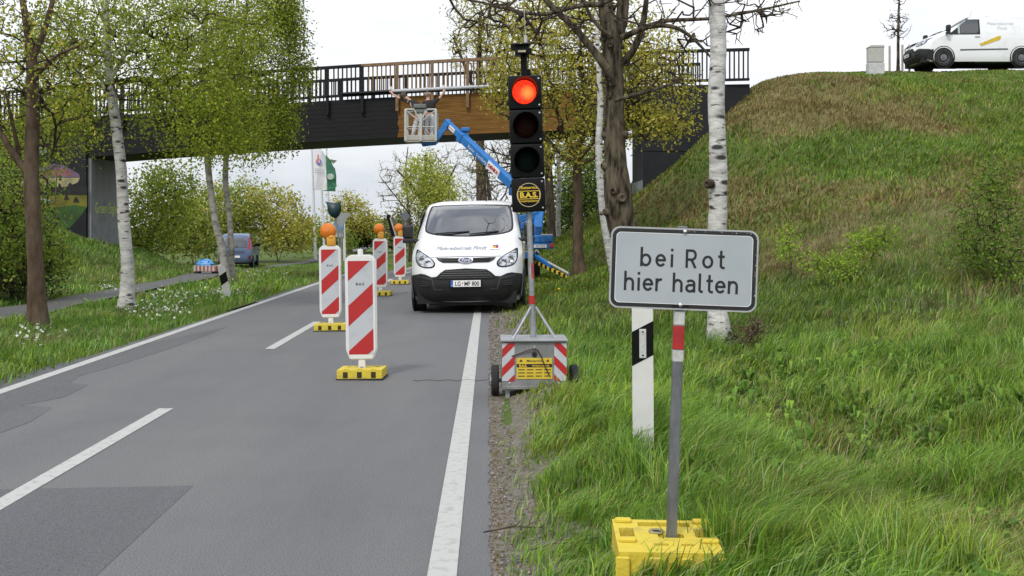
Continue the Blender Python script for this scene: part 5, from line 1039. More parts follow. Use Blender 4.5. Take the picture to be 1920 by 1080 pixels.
b = MB(); k = .19; b.prism([(0, .28), (.04, .27), (.24, .02), (.24, -.03), (.03, -.26), (-.03, -.26), (-.24, -.03), (-.24, .02), (-.04, .27)], W(760, 405.5, 57.9), (1, 0, 0), (0, 0, 1), .03); b.build('sign_back', mat('sign_back_grey', (.12, .13, .15), .5), t, world=True)
b = MB(); p = on_ground(400, 514, 34); n_ = 12; a, c = W(366, 508, 34), W(411, 505, 34); zg = p.z
for i in range(n_): u0, u1 = a.lerp(c, i/n_), a.lerp(c, (i+1)/n_); b.box(((u0.x+u1.x)/2, 34-.015*i, zg+.20), (u1.x-u0.x-.004, .35, .18), i % 2, bev=.008)
for x_ in (a.x+.1, c.x-.1): b.box((x_, 33.9, zg+.05), (.15, .35, .1), 2, bev=.01)
tag(b.build('barrier_boards', [mat('pale_barrier', (.5, .45, .43), .6), mat('dull_red_barrier', (.30, .10, .09), .6), RUBBER]), 'low stack of red and white barrier boards beside the path near the blue car', 'barrier')
b = MB(); vv = []; rs = random.Random(3); bz = zg+.29
for r_, (w_, d_, h_) in enumerate(((.46, .24, 0), (.48, .25, .07), (.40, .2, .16), (.22, .12, .25), (.04, .03, .29))):
    for j in range(14): A = 2*math.pi*j/14; f_ = 1+rs.uniform(-.12, .12); vv.append((W(386, 500, 34).x+.62*w_*math.cos(A)*f_+.04*r_*rs.uniform(-1, 1), 33.95+.6*d_*math.sin(A)*f_, bz+.62*h_*(1+rs.uniform(-.2, .2))))
b.add(vv, [(r*14+j, r*14+(j+1) % 14, (r+1)*14+(j+1) % 14, (r+1)*14+j) for r in range(4) for j in range(14)]+[tuple(range(14))[::-1], tuple(range(56, 70))]); tag(b.build('tarpaulin', mat('blue_tarp', (.03, .22, .50), .4, var=.2, bump=.3), smooth=True), 'crumpled blue tarpaulin lying on the red and white barrier boards', 'tarpaulin')
p = on_ground(1641, 145, 38.6); t = thing('utility_cabinet', 'pale grey utility cabinet standing on top of the bank', 'cabinet', p); CABM = mat('cabinet_grey', (.40, .40, .37), .6, var=.06)
a, c = W(1627, 146, 38.6), W(1655, 88, 38.6); hgt = c.z-p.z; wd_ = c.x-a.x
b = MB(); b.box((0, 0, .16), (wd_+.03, .36, .5), 0, bev=.02); b.build('plinth', mat('plinth_grey', (.42, .42, .42), .8), t)
b = MB(); b.box((0, .0, (hgt+.42)/2), (wd_, .33, hgt-.42-.02), 0, bev=.015); b.build('cabinet_body', CABM, t)
b = MB(); b.prism([(-wd_/2-.02, 0), (wd_/2+.02, 0), (wd_/2-.02, .07), (-wd_/2+.06, .07)], (0, -.19, hgt-.03), (1, 0, 0), (0, 0, 1), .38); b.build('cabinet_roof', CABM, t)
b = MB()
for x_ in np.linspace(-wd_/2+.04, wd_/2-.04, 9): b.box((x_, -.168, hgt*.58), (.012, .008, hgt*.68))
b.build('cabinet_ribs', mat('rib_grey', (.33, .33, .30), .6), t)
# ------------------------------------------------------------------ trees
def tubes_np(P0, P1, R0, R1, n=5):
    d = P1-P0; ln = np.linalg.norm(d, axis=1, keepdims=True); d = d/np.maximum(ln, 1e-6)
    a = np.where(np.abs(d[:, 2:3]) < .9, np.array([[0, 0, 1.]]), np.array([[1., 0, 0]]))
    u = np.cross(d, a); u /= np.linalg.norm(u, axis=1, keepdims=True); v = np.cross(d, u)
    an = np.arange(n)*2*np.pi/n; c, s = np.cos(an), np.sin(an)
    off = u[:, None]*c[None, :, None]+v[:, None]*s[None, :, None]
    A = P0[:, None]+off*R0[:, None, None]; B = P1[:, None]+off*R1[:, None, None]
    co = np.concatenate([A, B], 1).reshape(-1, 3); k = np.arange(len(P0))[:, None, None]*2*n
    j = np.arange(n); f = np.stack([j, (j+1) % n, (j+1) % n+n, j+n], -1)[None]
    return co, (k+f).reshape(-1, 4)
def grow(rng, trunk, ells, step=.35, low=.2):
    pos = []; par = []; fixed = []
    for line in trunk:                            # explicit trunk and limb lines: [(point, radius), ...]
        start = None
        if pos: start = int(np.argmin([(p-line[0][0]).length for p in pos]))
        prev = start
        for (a, ra), (c, rc) in zip(line[:-1], line[1:]):
            n = max(1, int((c-a).length/.3))
            for i in range(n): pos.append(a.lerp(c, i/n)); par.append(prev); fixed.append(ra+(rc-ra)*i/n); prev = len(pos)-1
        pos.append(line[-1][0]); par.append(prev); fixed.append(line[-1][1])
    nt_ = len(pos); A = [tuple(p) for p in pos]
    zmin = min(p[2] for p in A); zmax = max(p[2] for p in A)
    pts = []
    for (c, r, n, *sh) in ells:
        q = rng.normal(size=(n, 3)); q /= np.linalg.norm(q, axis=1, keepdims=True); q *= (rng.random((n, 1))**.42)
        pts.append(np.array(c)+q*np.array(r))
    pts = np.concatenate(pts); T = np.array(A)
    ok = np.ones(nt_, bool); ok[T[:, 2] < zmin+(zmax-zmin)*low] = False
    dt = np.sqrt(((pts[:, None]-T[None][:, ok])**2).sum(-1)).min(1); pts = pts[np.argsort(dt)]
    cap = nt_+len(pts)*6; C = np.full((cap, 3), 1e9); C[:nt_] = np.where(ok[:, None], T, 1e9); cnt = nt_; PAR = [(-1 if p is None else p) for p in par]
    FIX = list(fixed); tips = []; RC = np.zeros((cap, 3)); RC[:nt_] = T
    for p in pts:
        d = C[:cnt]-p; cost = np.sqrt((d**2).sum(1))+np.maximum(0, d[:, 2])*.55; k = int(np.argmin(cost))
        a = RC[k]; ln = np.linalg.norm(p-a); m = int(min(5, max(1, ln/step))); prev = k
        bow = rng.normal(size=3)*ln*.07; bow[2] += ln*.04
        for i in range(1, m+1):
            t = i/m; w = a*(1-t)+p*t+bow*math.sin(math.pi*t); C[cnt] = w; RC[cnt] = w; PAR.append(prev); FIX.append(None); prev = cnt; cnt += 1
        tips.append(prev)
    load = np.zeros(cnt); load[tips] = 1
    for i in range(cnt-1, nt_-1, -1): load[PAR[i]] += load[i] if PAR[i] >= nt_ else 0
    return RC[:cnt], np.array(PAR), FIX, load, nt_, tips
def leaves_np(rng, cen, spread, n, size, cols, droop=0, aspect=.62):
    k = len(cen)*n; c = np.repeat(cen, n, 0)+rng.normal(size=(k, 3))*np.array(spread)
    if droop: c[:, 2] -= rng.exponential(droop, k)
    u = rng.normal(size=(k, 3)); u /= np.linalg.norm(u, axis=1, keepdims=True); t = rng.normal(size=(k, 3)); v = np.cross(u, t); v /= np.linalg.norm(v, axis=1, keepdims=True)
    s = size*rng.uniform(.6, 1.35, (k, 1)); a = u*s; b2 = v*s*aspect
    co = np.stack([c-a, c+b2, c+a, c-b2], 1).reshape(-1, 3)
    w = np.array(cols); ci = rng.integers(0, len(w), k); col = w[ci]*rng.uniform(.72, 1.25, (k, 1))
    big = (fbm(c[:, 0]*.9+c[:, 2]*.5, c[:, 1]*.9+c[:, 2]*.7, 4)-.5)[:, None]
    col = np.clip(col*(1+big*.5), .003, .6)
    return co, np.repeat(col, 4, 0)
def tree(name, label, cat, trunk, ells, bark, cols, leaf=.03, per=8, spread=.13, tip=.005, group=None, seed=1, droop=0, low=.2, knots=0, wob=.06, expn=.5, hang=0, step=.35, cap_r=.12, twig=None, burl=None):
    rng = np.random.default_rng(seed); rs = random.Random(seed)
    base = trunk[0][0][0].copy()
    th = thing(name, label, cat, base, group)
    RCn, PAR, FIX, load, nt_, tips = grow(rng, trunk, ells, step, low)
    b = MB()
    for li, line in enumerate(trunk):             # smooth trunk tubes with a slightly lumpy skin
        pts = []; rr = []
        for (a, ra), (c, rc) in zip(line[:-1], line[1:]):
            n = max(2, int((c-a).length/.12))
            for i in range(n): pts.append(a.lerp(c, i/n)); rr.append(ra+(rc-ra)*i/n)
        pts.append(line[-1][0]); rr.append(line[-1][1])
        for _ in range(4): pts = [pts[0]]+[(pts[i-1]+pts[i]*2+pts[i+1])/4 for i in range(1, len(pts)-1)]+[pts[-1]]
        if li == 0: rr = [r*(1+.55*math.exp(-i*.12/.22)) for i, r in enumerate(rr)]; pts[0] = pts[0]-Vector((0, 0, .25))
        k = len(b.v); n = 14; b.tube(pts, rr, n)
        for i in range(len(pts)):
            for j in range(n):
                v = Vector(b.v[k+i*n+j]); d = v-pts[i]
                f = 1+wob*2*(float(fbm(np.array([j*.9+li*5.]), np.array([i*.12*3.2]), seed)[0])-.5)+wob*.6*rs.uniform(-1, 1)
                b.v[k+i*n+j] = tuple(pts[i]+d*f)
        for kk in range(knots if li == 0 else 0):
            i = rs.randrange(4, len(pts)-2); a = rs.uniform(math.pi, 2*math.pi); r = rr[i]; d = Vector((math.cos(a), math.sin(a), .1))
            p = pts[i]+d*r*.86; q = r*rs.uniform(.16, .34)
            b.lathe([(q*1.4, -.04), (q*1.2, r*.22), (q*.8, r*.42), (q*.42, r*.34), (.001, r*.2)], p, d, 9)
    nm0 = len(b.f)
    co, f = tubes_np(RCn[PAR[nt_:]], RCn[nt_:], np.minimum(tip*np.maximum(load[np.maximum(PAR[nt_:], 0)], load[nt_:])**expn, cap_r), np.minimum(tip*load[nt_:]**expn, cap_r), 5)
    b.add(co, f.tolist(), 1)
    if burl: bp, bd, bs = burl; b.lathe([(bs*1.1, -.03), (bs*1.15, bs*.4), (bs*.95, bs*1.0), (bs*.6, bs*1.15), (bs*.42, bs*.8), (.001, bs*.5)], bp, bd, 12, 1)
    b.build('trunk', [bark, TWIG if twig is None else twig], th, smooth=True, world=True, sharp=60)
    if per:
        fine = np.where(load[nt_:] <= 5)[0]+nt_
        tw = RCn[fine]; mid = (RCn[fine]+RCn[PAR[fine]])/2; cen = np.concatenate([tw, mid])
        if hang:                                      # pendulous strings of leaves below the twigs
            h = [tw-np.array([0, 0, hang*i/4]) + rng.normal(size=tw.shape)*.05 for i in range(1, 5)]; cen = np.concatenate([cen]+h)
        lc, col = leaves_np(rng, cen, spread, per, leaf, cols, droop)
        raw_mesh('crown', lc, np.arange(len(lc)), np.arange(0, len(lc), 4), col, M_LEAF, th, base)
    return th
def E(px, py, D, rx, ry, rz, n): return (W(px, py, D), (rx/F*D, rz, ry/F*D), n)
def TL(pts, D, d1=None):      # trunk line from (px, py, width px)
    return [(W(p[0], p[1], p[3] if len(p) > 3 else D), p[2]/2/F*D) for p in pts]
def ground_line(l): l[0][0].z = gz1(l[0][0].x, l[0][0].y)-.02; return l
SPRING = [(.26, .31, .03), (.20, .27, .028), (.31, .33, .04), (.15, .21, .022)]
OLIVE = [(.40, .37, .06), (.34, .34, .05), (.46, .42, .07), (.28, .29, .045), (.42, .35, .065)]
BUSHG = [(.17, .25, .035), (.22, .30, .04), (.13, .20, .03), (.27, .31, .05)]
RUST = [(.38, .36, .08), (.33, .34, .07), (.30, .37, .06), (.45, .39, .10)]
DARKG = [(.045, .075, .025), (.065, .10, .03), (.085, .12, .04), (.035, .06, .02)]
GTWIG = mat('grey_twig', (.085, .072, .058), .9, spec=.1, col2=(.15, .13, .105), scale=3)
# left side
tree('roadside_tree', 'reddish brown forked trunk with thin young leaves left of the white birch', 'tree',
     [ground_line(TL([(72, 610, 34), (66, 480, 28), (58, 340, 28), (62, 200, 24), (60, 110, 20), (48, 30, 13), (30, -60, 8)], 15.7)),
      TL([(52, 325, 16), (25, 290, 13), (-5, 240, 11), (-40, 120, 7)], 15.7), TL([(62, 110, 13), (85, 55, 11), (100, 0, 9), (110, -60, 6)], 15.7), TL([(36, 290, 8), (30, 260, 7), (22, 225, 6), (10, 170, 4)], 15.9),
      TL([(64, 150, 9), (95, 105, 7), (150, 85, 5)], 15.6)],
     [E(30, 60, 15.7, 130, 140, 1.4, 170), E(90, 130, 15.5, 120, 110, 1.3, 110), E(0, 180, 16, 70, 90, 1, 50), E(130, 240, 16.4, 70, 70, 1, 40)], BARK_BROWN, SPRING+OLIVE, leaf=.028, per=7, spread=.14, seed=3, tip=.0035, low=.5)
tree('birch_tree', 'white birch with drooping green leaves among small white flowers in the left verge', 'tree',
     [ground_line(TL([(237, 573, 26), (240, 500, 23), (232, 420, 22), (228, 320, 20), (215, 215, 19), (205, 150, 16), (200, 60, 13), (195, -60, 8)], 19)),
      TL([(214, 210, 9), (196, 165, 8), (180, 120, 6), (150, 50, 4)], 19), TL([(206, 150, 9), (260, 60, 6), (300, -20, 4)], 19)],
     [E(220, 80, 19, 170, 130, 1.7, 330), E(340, 40, 19, 190, 110, 1.7, 300), E(370, 190, 18.6, 120, 90, 1.3, 240), E(130, 110, 19.4, 90, 100, 1.3, 130), E(150, 210, 19, 70, 55, 1, 45), E(430, 235, 18.8, 75, 50, .9, 90)],
     BIRCH, SPRING, leaf=.027, per=8, spread=.13, seed=5, tip=.0026, hang=.42, low=.45, wob=.05)
twin = [E(430, 120, 27.4, 90, 120, 1.6, 230), E(495, 90, 27, 70, 95, 1.5, 200), E(400, 220, 27.2, 85, 60, 1.4, 170)]
tree('birch_tree', 'slender leaning grey birch stem directly behind the small leaning white marker post', 'tree',
     [ground_line(TL([(424, 528, 16), (418, 470, 14), (404, 420, 13), (394, 350, 12), (388, 290, 12), (380, 200, 10), (385, 60, 7), (390, -60, 4)], 27.6))],
     twin[2:]+[E(385, 90, 27.6, 90, 130, 1.5, 260)], BIRCH_G, SPRING, leaf=.036, per=8, spread=.15, seed=8, tip=.0035, hang=.4, low=.45)
tree('birch_tree', 'thin straight birch stem, right of the pair by the leaning post', 'tree',
     [ground_line(TL([(434, 527, 13), (434, 470, 11), (430, 400, 10), (422, 340, 11), (425, 270, 10), (440, 160, 8), (460, 40, 6), (470, -60, 4)], 28))],
     [E(480, 100, 28, 85, 110, 1.6, 300), E(520, 215, 27.8, 42, 55, .9, 110), E(545, 40, 28, 30, 60, 1.0, 80), E(562, 130, 28, 22, 30, .8, 40), E(520, 10, 28, 40, 50, 1, 90), E(470, 215, 27.6, 70, 60, 1.2, 150)], BIRCH_G, SPRING+[(.08, .11, .03)], leaf=.035, per=8, spread=.14, seed=9, tip=.0035, hang=.45, low=.45)
# right side
tree('oak_tree', 'thick knobbly trunk with bare spreading branches behind the bei Rot sign', 'tree',
     [ground_line(TL([(1172, 560, 36), (1170, 500, 38), (1165, 440, 44), (1161, 400, 50), (1158, 350, 52), (1153, 290, 40), (1151, 220, 37), (1152, 150, 36), (1148, 90, 37), (1140, 40, 30), (1128, -40, 22), (1120, -160, 14)], 21)),
      TL([(1140, 130, 18), (1105, 85, 15), (1072, 45, 13), (1035, 15, 11), (1000, -30, 9), (970, -90, 6)], 20.6), TL([(1150, 95, 26), (1166, 40, 24), (1172, -30, 18), (1180, -120, 10)], 21.2),
      TL([(1166, 120, 15), (1190, 95, 13), (1205, 55, 12), (1212, 0, 10), (1220, -70, 7)], 21.3), TL([(1164, 72, 12), (1200, 55, 10), (1240, 38, 8), (1330, 36, 6), (1420, 20, 5), (1500, 2, 3)], 20.4),
      TL([(1166, 70, 11), (1215, 48, 9), (1262, 45, 8), (1300, 70, 6), (1335, 110, 4)], 20.2), TL([(1152, 188, 10), (1190, 178, 8), (1235, 166, 6), (1280, 150, 4)], 20.2),
      TL([(1132, 8, 12), (1090, 8, 9), (1020, 30, 7), (970, 22, 6), (920, 8, 5), (840, -8, 3)], 20.3), TL([(1145, 70, 9), (1110, 40, 7), (1092, 0, 6), (1085, -60, 4)], 20.8)],
     [E(1020, 20, 20.5, 180, 75, 1.6, 170), E(1300, 30, 20.4, 170, 75, 1.6, 190), E(1150, -60, 21, 160, 70, 1.8, 120), E(1240, 140, 20.4, 80, 55, 1, 70), E(1430, 20, 20.2, 80, 45, .8, 55), E(930, 40, 20.6, 70, 40, .9, 40)],
     BARK_GREEN, [(.16, .14, .05), (.18, .12, .07), (.13, .13, .04)], leaf=.012, per=1, spread=.05, seed=21, tip=.0055, knots=34, wob=.10, low=.5, expn=.5)
tree('maple_tree', 'small branching tree with yellow green young leaves beside the parked lift', 'tree',
     [ground_line(TL([(1087, 532, 24), (1083, 470, 19), (1084, 400, 17), (1083, 330, 17), (1081, 295, 15)], 27.6)),
      TL([(1081, 300, 12), (1062, 262, 9), (1048, 225, 7), (1030, 150, 5), (1010, 60, 3)], 27.4), TL([(1082, 298, 12), (1090, 250, 10), (1094, 190, 8), (1090, 110, 6), (1085, 10, 4)], 27.6),
      TL([(1083, 300, 10), (1110, 270, 8), (1140, 225, 6), (1190, 170, 4)], 27.2), TL([(1081, 305, 9), (1050, 290, 7), (1020, 250, 5), (980, 210, 3)], 27.2), TL([(1083, 308, 7), (1105, 305, 6), (1150, 268, 4), (1230, 240, 3)], 27)],
     [E(1060, 110, 27.4, 150, 110, 2, 560), E(985, 180, 27, 80, 55, 1.4, 170), E(1190, 170, 27, 120, 85, 1.7, 430), E(1235, 235, 26.6, 75, 32, .9, 120), E(1120, 240, 27.4, 90, 50, 1.4, 170), E(1080, 30, 27.8, 150, 80, 2, 330), E(945, 160, 27, 42, 60, .9, 85), E(1215, 90, 27.5, 80, 70, 1.4, 170), E(1040, 285, 27, 60, 35, .8, 70)],
     BARK_BROWN, OLIVE, leaf=.042, per=8, spread=.15, seed=24, tip=.0045, low=.55, wob=.06)
tree('birch_tree', 'tall white birch trunk rising behind the right end of the sign', 'tree',
     [ground_line(TL([(1350, 662, 38), (1346, 600, 34), (1342, 520, 33), (1345, 430, 34), (1347, 340, 34), (1345, 240, 31), (1341, 180, 31), (1348, 100, 30), (1344, 20, 29), (1342, -80, 26), (1345, -220, 16)], 12.6)),
      TL([(1356, 655, 22), (1362, 610, 14), (1350, 570, 6)], 12.5)],
     [E(1420, -10, 12.4, 100, 50, .9, 60), E(1280, -60, 12.6, 90, 40, .9, 40)], BIRCH, SPRING, leaf=.013, per=2, spread=.06, seed=27, tip=.0022, low=.6, wob=.06, expn=.45, burl=(W(1331, 345, 12.5), Vector((-.8, -.6, 0)), .05))
tree('birch_tree', 'slim white birch bending beside the left of the thick knobbly trunk', 'tree',
     [ground_line(TL([(1158, 545, 16), (1148, 500, 15), (1138, 450, 14), (1130, 400, 13), (1124, 330, 13), (1122, 270, 13), (1126, 200, 11), (1122, 120, 9), (1118, 20, 6)], 24))],
     [E(1110, 120, 24.2, 60, 90, 1, 60)], BIRCH, OLIVE, leaf=.022, per=3, spread=.1, seed=29, tip=.004, low=.6)
tree('birch_tree', 'narrow white birch right of the dark trunk beyond the bridge', 'tree',
     [ground_line(TL([(1048, 478, 10), (1046, 420, 9), (1049, 340, 8), (1044, 250, 6), (1046, 150, 4)], 46))], [E(1046, 230, 46, 45, 90, 1.6, 110)], BIRCH, OLIVE, leaf=.05, per=4, spread=.2, seed=33, tip=.007, low=.5)
tree('oak_tree', 'dark brown trunk beyond the bridge right behind the blue lift chassis', 'tree',
     [ground_line(TL([(1035, 482, 16), (1033, 420, 16), (1030, 350, 16), (1027, 300, 14), (1020, 240, 10), (1010, 150, 7)], 45)), TL([(1029, 310, 8), (1045, 270, 6), (1060, 200, 4)], 45)],
     [E(1015, 260, 45, 60, 70, 2, 130), E(930, 300, 44, 60, 60, 2, 130)], BARK, OLIVE, leaf=.035, per=2, spread=.2, seed=35, tip=.010, low=.45)
# beyond the bridge
tree('round_tree', 'round crowned tree with yellow green centre standing behind the white van', 'tree',
     [ground_line(TL([(808, 470, 14), (806, 420, 13), (803, 380, 11), (800, 340, 8), (798, 290, 5)], 62)), TL([(805, 400, 7), (775, 350, 5), (745, 320, 3)], 62), TL([(804, 395, 7), (835, 350, 5), (855, 310, 3)], 62)],
     [E(800, 345, 62, 48, 58, 2.2, 420), E(830, 365, 61, 45, 36, 1.6, 150)], BARK_GREEN, [(.38, .42, .07), (.32, .37, .06), (.44, .45, .08)], leaf=.075, per=8, spread=.28, seed=41, tip=.006, twig=GTWIG, low=.3)
tree('bare_tree', 'leafless fine twigged tree overlapping the left of the round crowned tree', 'tree',
     [ground_line(TL([(770, 470, 7), (768, 420, 6), (764, 370, 4), (760, 320, 3), (765, 275, 1.5)], 66)), TL([(767, 400, 3), (735, 360, 2), (712, 330, 1.2)], 66), TL([(767, 390, 3), (800, 330, 2), (820, 290, 1.2)], 66)],
     [E(750, 345, 66, 52, 70, 2.5, 380), E(830, 320, 67, 50, 55, 2.4, 220), E(740, 430, 64, 50, 38, 2, 180)], BARK_GREEN, RUST, leaf=.035, per=1, spread=.25, seed=43, tip=.006, twig=GTWIG, low=.3)
tree('bare_tree', 'sparsely leaved twiggy tree seen through the gap below the boom lift arm', 'tree',
     [ground_line(TL([(925, 470, 12), (922, 420, 11), (918, 370, 8), (912, 320, 5)], 55)), TL([(921, 400, 4), (950, 360, 2.5), (960, 300, 1.5)], 55)],
     [E(910, 340, 55, 55, 55, 2.4, 300), E(950, 290, 55, 40, 40, 2, 130), E(880, 290, 56, 40, 34, 1.6, 100)], BARK_GREEN, RUST+SPRING, leaf=.035, per=2, spread=.22, seed=45, tip=.006, twig=GTWIG, low=.3)
tree('tall_tree', 'yellow green tree whose top shows above the bridge railing left of the red light', 'tree',
     [ground_line(TL([(905, 470, 22), (903, 380, 20), (900, 260, 16), (898, 140, 11), (900, 40, 6)], 52)), TL([(900, 200, 8), (870, 120, 6), (850, 70, 4)], 52), TL([(900, 180, 8), (930, 110, 6), (950, 40, 4)], 52)],
     [E(895, 90, 52, 62, 62, 2.4, 330), E(945, 50, 52, 60, 70, 2.4, 260), E(1010, 40, 52, 70, 80, 2.4, 240), E(890, 20, 52, 60, 45, 2.2, 150)], BARK, OLIVE, leaf=.055, per=5, spread=.24, seed=47, tip=.007, low=.5)
def bush(name, label, cat, px, py, D, ells, cols, leaf, per, seed, bark=BARK, spread=.24, tip=.0045, stems=3, group=None):
    b0 = on_ground(px, py, D); rs = random.Random(seed); top = max(e[0].z+e[1][2]*.3 for e in ells); tr = []
    for i in range(stems):
        e = ells[i % len(ells)]; q = Vector(e[0]); tr.append([(b0+Vector((rs.uniform(-.1, .1), rs.uniform(-.1, .1), -.05)), tip*4), (b0.lerp(q, .5)+Vector((rs.uniform(-.1, .1), 0, .1)), tip*3), (q, tip*1.5)])
    return tree(name, label, cat, tr, ells, bark, cols, leaf=leaf, per=per, spread=spread, seed=seed, tip=tip, low=.12, wob=.04, group=group)
bush('bush', 'bright green bush just right of the left bridge wall', 'bush', 285, 500, 46, [E(290, 400, 46, 62, 90, 2.5, 500), E(320, 350, 47, 50, 50, 2, 200), E(262, 450, 44, 35, 50, 1.5, 130)], BUSHG+SPRING, .07, 7, 51)
bush('bush', 'tall olive bush directly behind the blue car', 'bush', 425, 492, 64, [E(400, 415, 64, 75, 72, 3, 520), E(440, 390, 65, 70, 60, 3, 330)], RUST+BUSHG, .09, 7, 52)
bush('bush', 'yellowish spring bush between the blue car and the white flagpole', 'bush', 520, 482, 66, [E(505, 410, 66, 72, 65, 3, 470), E(545, 435, 65, 50, 45, 2.5, 250)], RUST+OLIVE, .09, 7, 53)
bush('bush', 'dense green bush filling the gap left of the blue car', 'bush', 365, 492, 60, [E(355, 425, 60, 60, 58, 2.5, 420)], BUSHG+RUST, .085, 8, 71)
bush('bush', 'low green scrub around the foot of the flagpoles', 'bush', 590, 470, 74, [E(590, 440, 74, 55, 32, 2.5, 260), E(630, 450, 74, 40, 22, 2, 150)], BUSHG, .085, 7, 54)
tree('field_tree', 'small yellow green tree behind the yield sign and covered signal', 'tree', [ground_line(TL([(655, 455, 9), (655, 420, 8), (653, 385, 4)], 84))], [E(655, 405, 84, 46, 42, 2.6, 330), E(690, 425, 85, 30, 26, 2, 140)], BARK, OLIVE, leaf=.09, per=7, spread=.3, seed=55, tip=.007, low=.2)
bush('conifer_row', 'row of dark green conifers left of the bare tree', 'hedge', 680, 462, 88, [E(670, 442, 88, 35, 20, 2, 230), E(705, 440, 88, 30, 24, 2, 200), E(740, 440, 88, 30, 26, 2, 200)], DARKG, .11, 9, 56)
bush('thicket', 'dense olive thicket behind the van and under the far bare tree', 'thicket', 770, 470, 76, [E(770, 430, 76, 70, 42, 3, 420), E(850, 420, 76, 70, 50, 3, 380), E(930, 430, 76, 60, 45, 3, 300)], RUST+DARKG, .09, 6, 57)
bush('evergreen_bush', 'dark evergreen bushes beyond the bridge between the birch and the small tree', 'bush', 1075, 470, 50, [E(1065, 400, 50, 45, 75, 2.5, 500), E(1110, 360, 50, 45, 85, 2.5, 430), E(1090, 300, 52, 60, 50, 2.5, 200)], DARKG+BUSHG, .075, 7, 58)
bush('evergreen_bush', 'dark evergreen scrub right behind the blue lift arms', 'bush', 1000, 480, 52, [E(1000, 420, 52, 45, 60, 2.5, 330), E(1150, 400, 52, 35, 60, 2, 200)], DARKG+BUSHG, .08, 7, 59)
bush('shrub', 'big green shrub at the left edge of the picture below the mural', 'bush', 30, 520, 21, [E(20, 400, 21, 70, 120, 1.6, 420), E(-40, 470, 20, 70, 90, 1.4, 200), E(80, 480, 22, 60, 45, 1.2, 130)], BUSHG, .04, 8, 60, spread=.14, tip=.005)
bush('shrub', 'light green leafy shrub in front of the left bridge end', 'bush', 95, 480, 28, [E(60, 270, 30, 70, 70, 1.5, 260), E(110, 225, 30, 60, 45, 1.5, 170)], SPRING, .04, 8, 61, spread=.15, tip=.005)
bush('dark_shrub', 'dark low shrub on the left bank behind the reddish brown trunk', 'bush', 40, 560, 21.5, [E(40, 520, 21.5, 70, 50, 1.0, 200), E(-20, 540, 20.5, 60, 45, 1, 120)], [(.08, .11, .035), (.11, .10, .055), (.09, .13, .035)], .035, 6, 62, spread=.13, tip=.005)
bush('young_tree', 'bushy green young tree at the right edge of the bank', 'tree', 1862, 590, 15.6, [E(1860, 420, 15.6, 75, 95, .7, 210), E(1880, 500, 15.4, 60, 60, .6, 120), E(1830, 470, 15.7, 45, 50, .5, 70), E(1870, 340, 15.7, 40, 40, .4, 50)], [(.13, .22, .03), (.17, .26, .03), (.10, .17, .025)], .024, 9, 63, spread=.12, tip=.0022, stems=4)
bush('sapling', 'spreading light green sapling in the middle of the grassy bank', 'sapling', 1605, 535, 17, [E(1620, 465, 17, 40, 32, .4, 60), E(1560, 500, 17, 55, 24, .5, 70), E(1655, 445, 17, 32, 22, .4, 35)], [(.20, .32, .03), (.25, .36, .04)], .026, 7, 64, spread=.09, tip=.0022)
bush('sapling', 'smallest light green sapling just right of the bei Rot sign', 'sapling', 1482, 500, 18.5, [E(1480, 462, 18.5, 22, 32, .3, 40)], [(.20, .32, .03), (.25, .36, .04)], .026, 7, 65, spread=.09, tip=.0022)
bush('dead_bush', 'dry brown brushwood around the foot of the tall white birch', 'brushwood', 1382, 668, 12.4, [E(1390, 640, 12.4, 40, 28, .3, 150), E(1420, 615, 12.4, 25, 25, .25, 50)], [(.12, .085, .05), (.16, .11, .065)], .014, 3, 66, bark=mat('dry_twig', (.07, .048, .032), .9, col2=(.14, .10, .07), scale=8), spread=.04, tip=.003)
bush('dead_bush', 'dry brown stalks under the young tree at the right edge', 'brushwood', 1870, 590, 15, [E(1860, 565, 15, 45, 35, .4, 120), E(1910, 600, 13.5, 25, 60, .3, 60)], [(.10, .075, .045), (.14, .10, .06)], .015, 2, 67, bark=MATS['dry_twig'], spread=.05, tip=.003)
tree('sapling', 'thin bare sapling staked between wooden posts on top of the bank', 'sapling', [ground_line(TL([(1684, 134, 6), (1684, 70, 5), (1685, 20, 4), (1688, -30, 2)], 42))],
     [E(1680, 48, 42, 30, 26, .6, 110), E(1686, 0, 42, 14, 40, .4, 30)], BARK_GREEN, [(.14, .12, .07), (.17, .15, .08)], leaf=.03, per=1, spread=.08, seed=70, tip=.006, low=.45)
for i, (a, c) in enumerate(((1668, 86), (1692, 84), (1705, 84))):
    p = on_ground(a, 134, 41.8); b = MB(); b.tube([p-Vector((0, 0, .3)), Vector((p.x, p.y, W(a, c, 41.8).z))], .045, 8)
    tag(b.build('tree_stake', mat('stake_wood', (.3, .28, .24), .8), smooth=True), ['wooden stake on the left of the staked sapling', 'wooden stake just right of the staked sapling stem', 'wooden stake nearest the white van on the bank'][i], 'stake', 'stakes round the sapling')
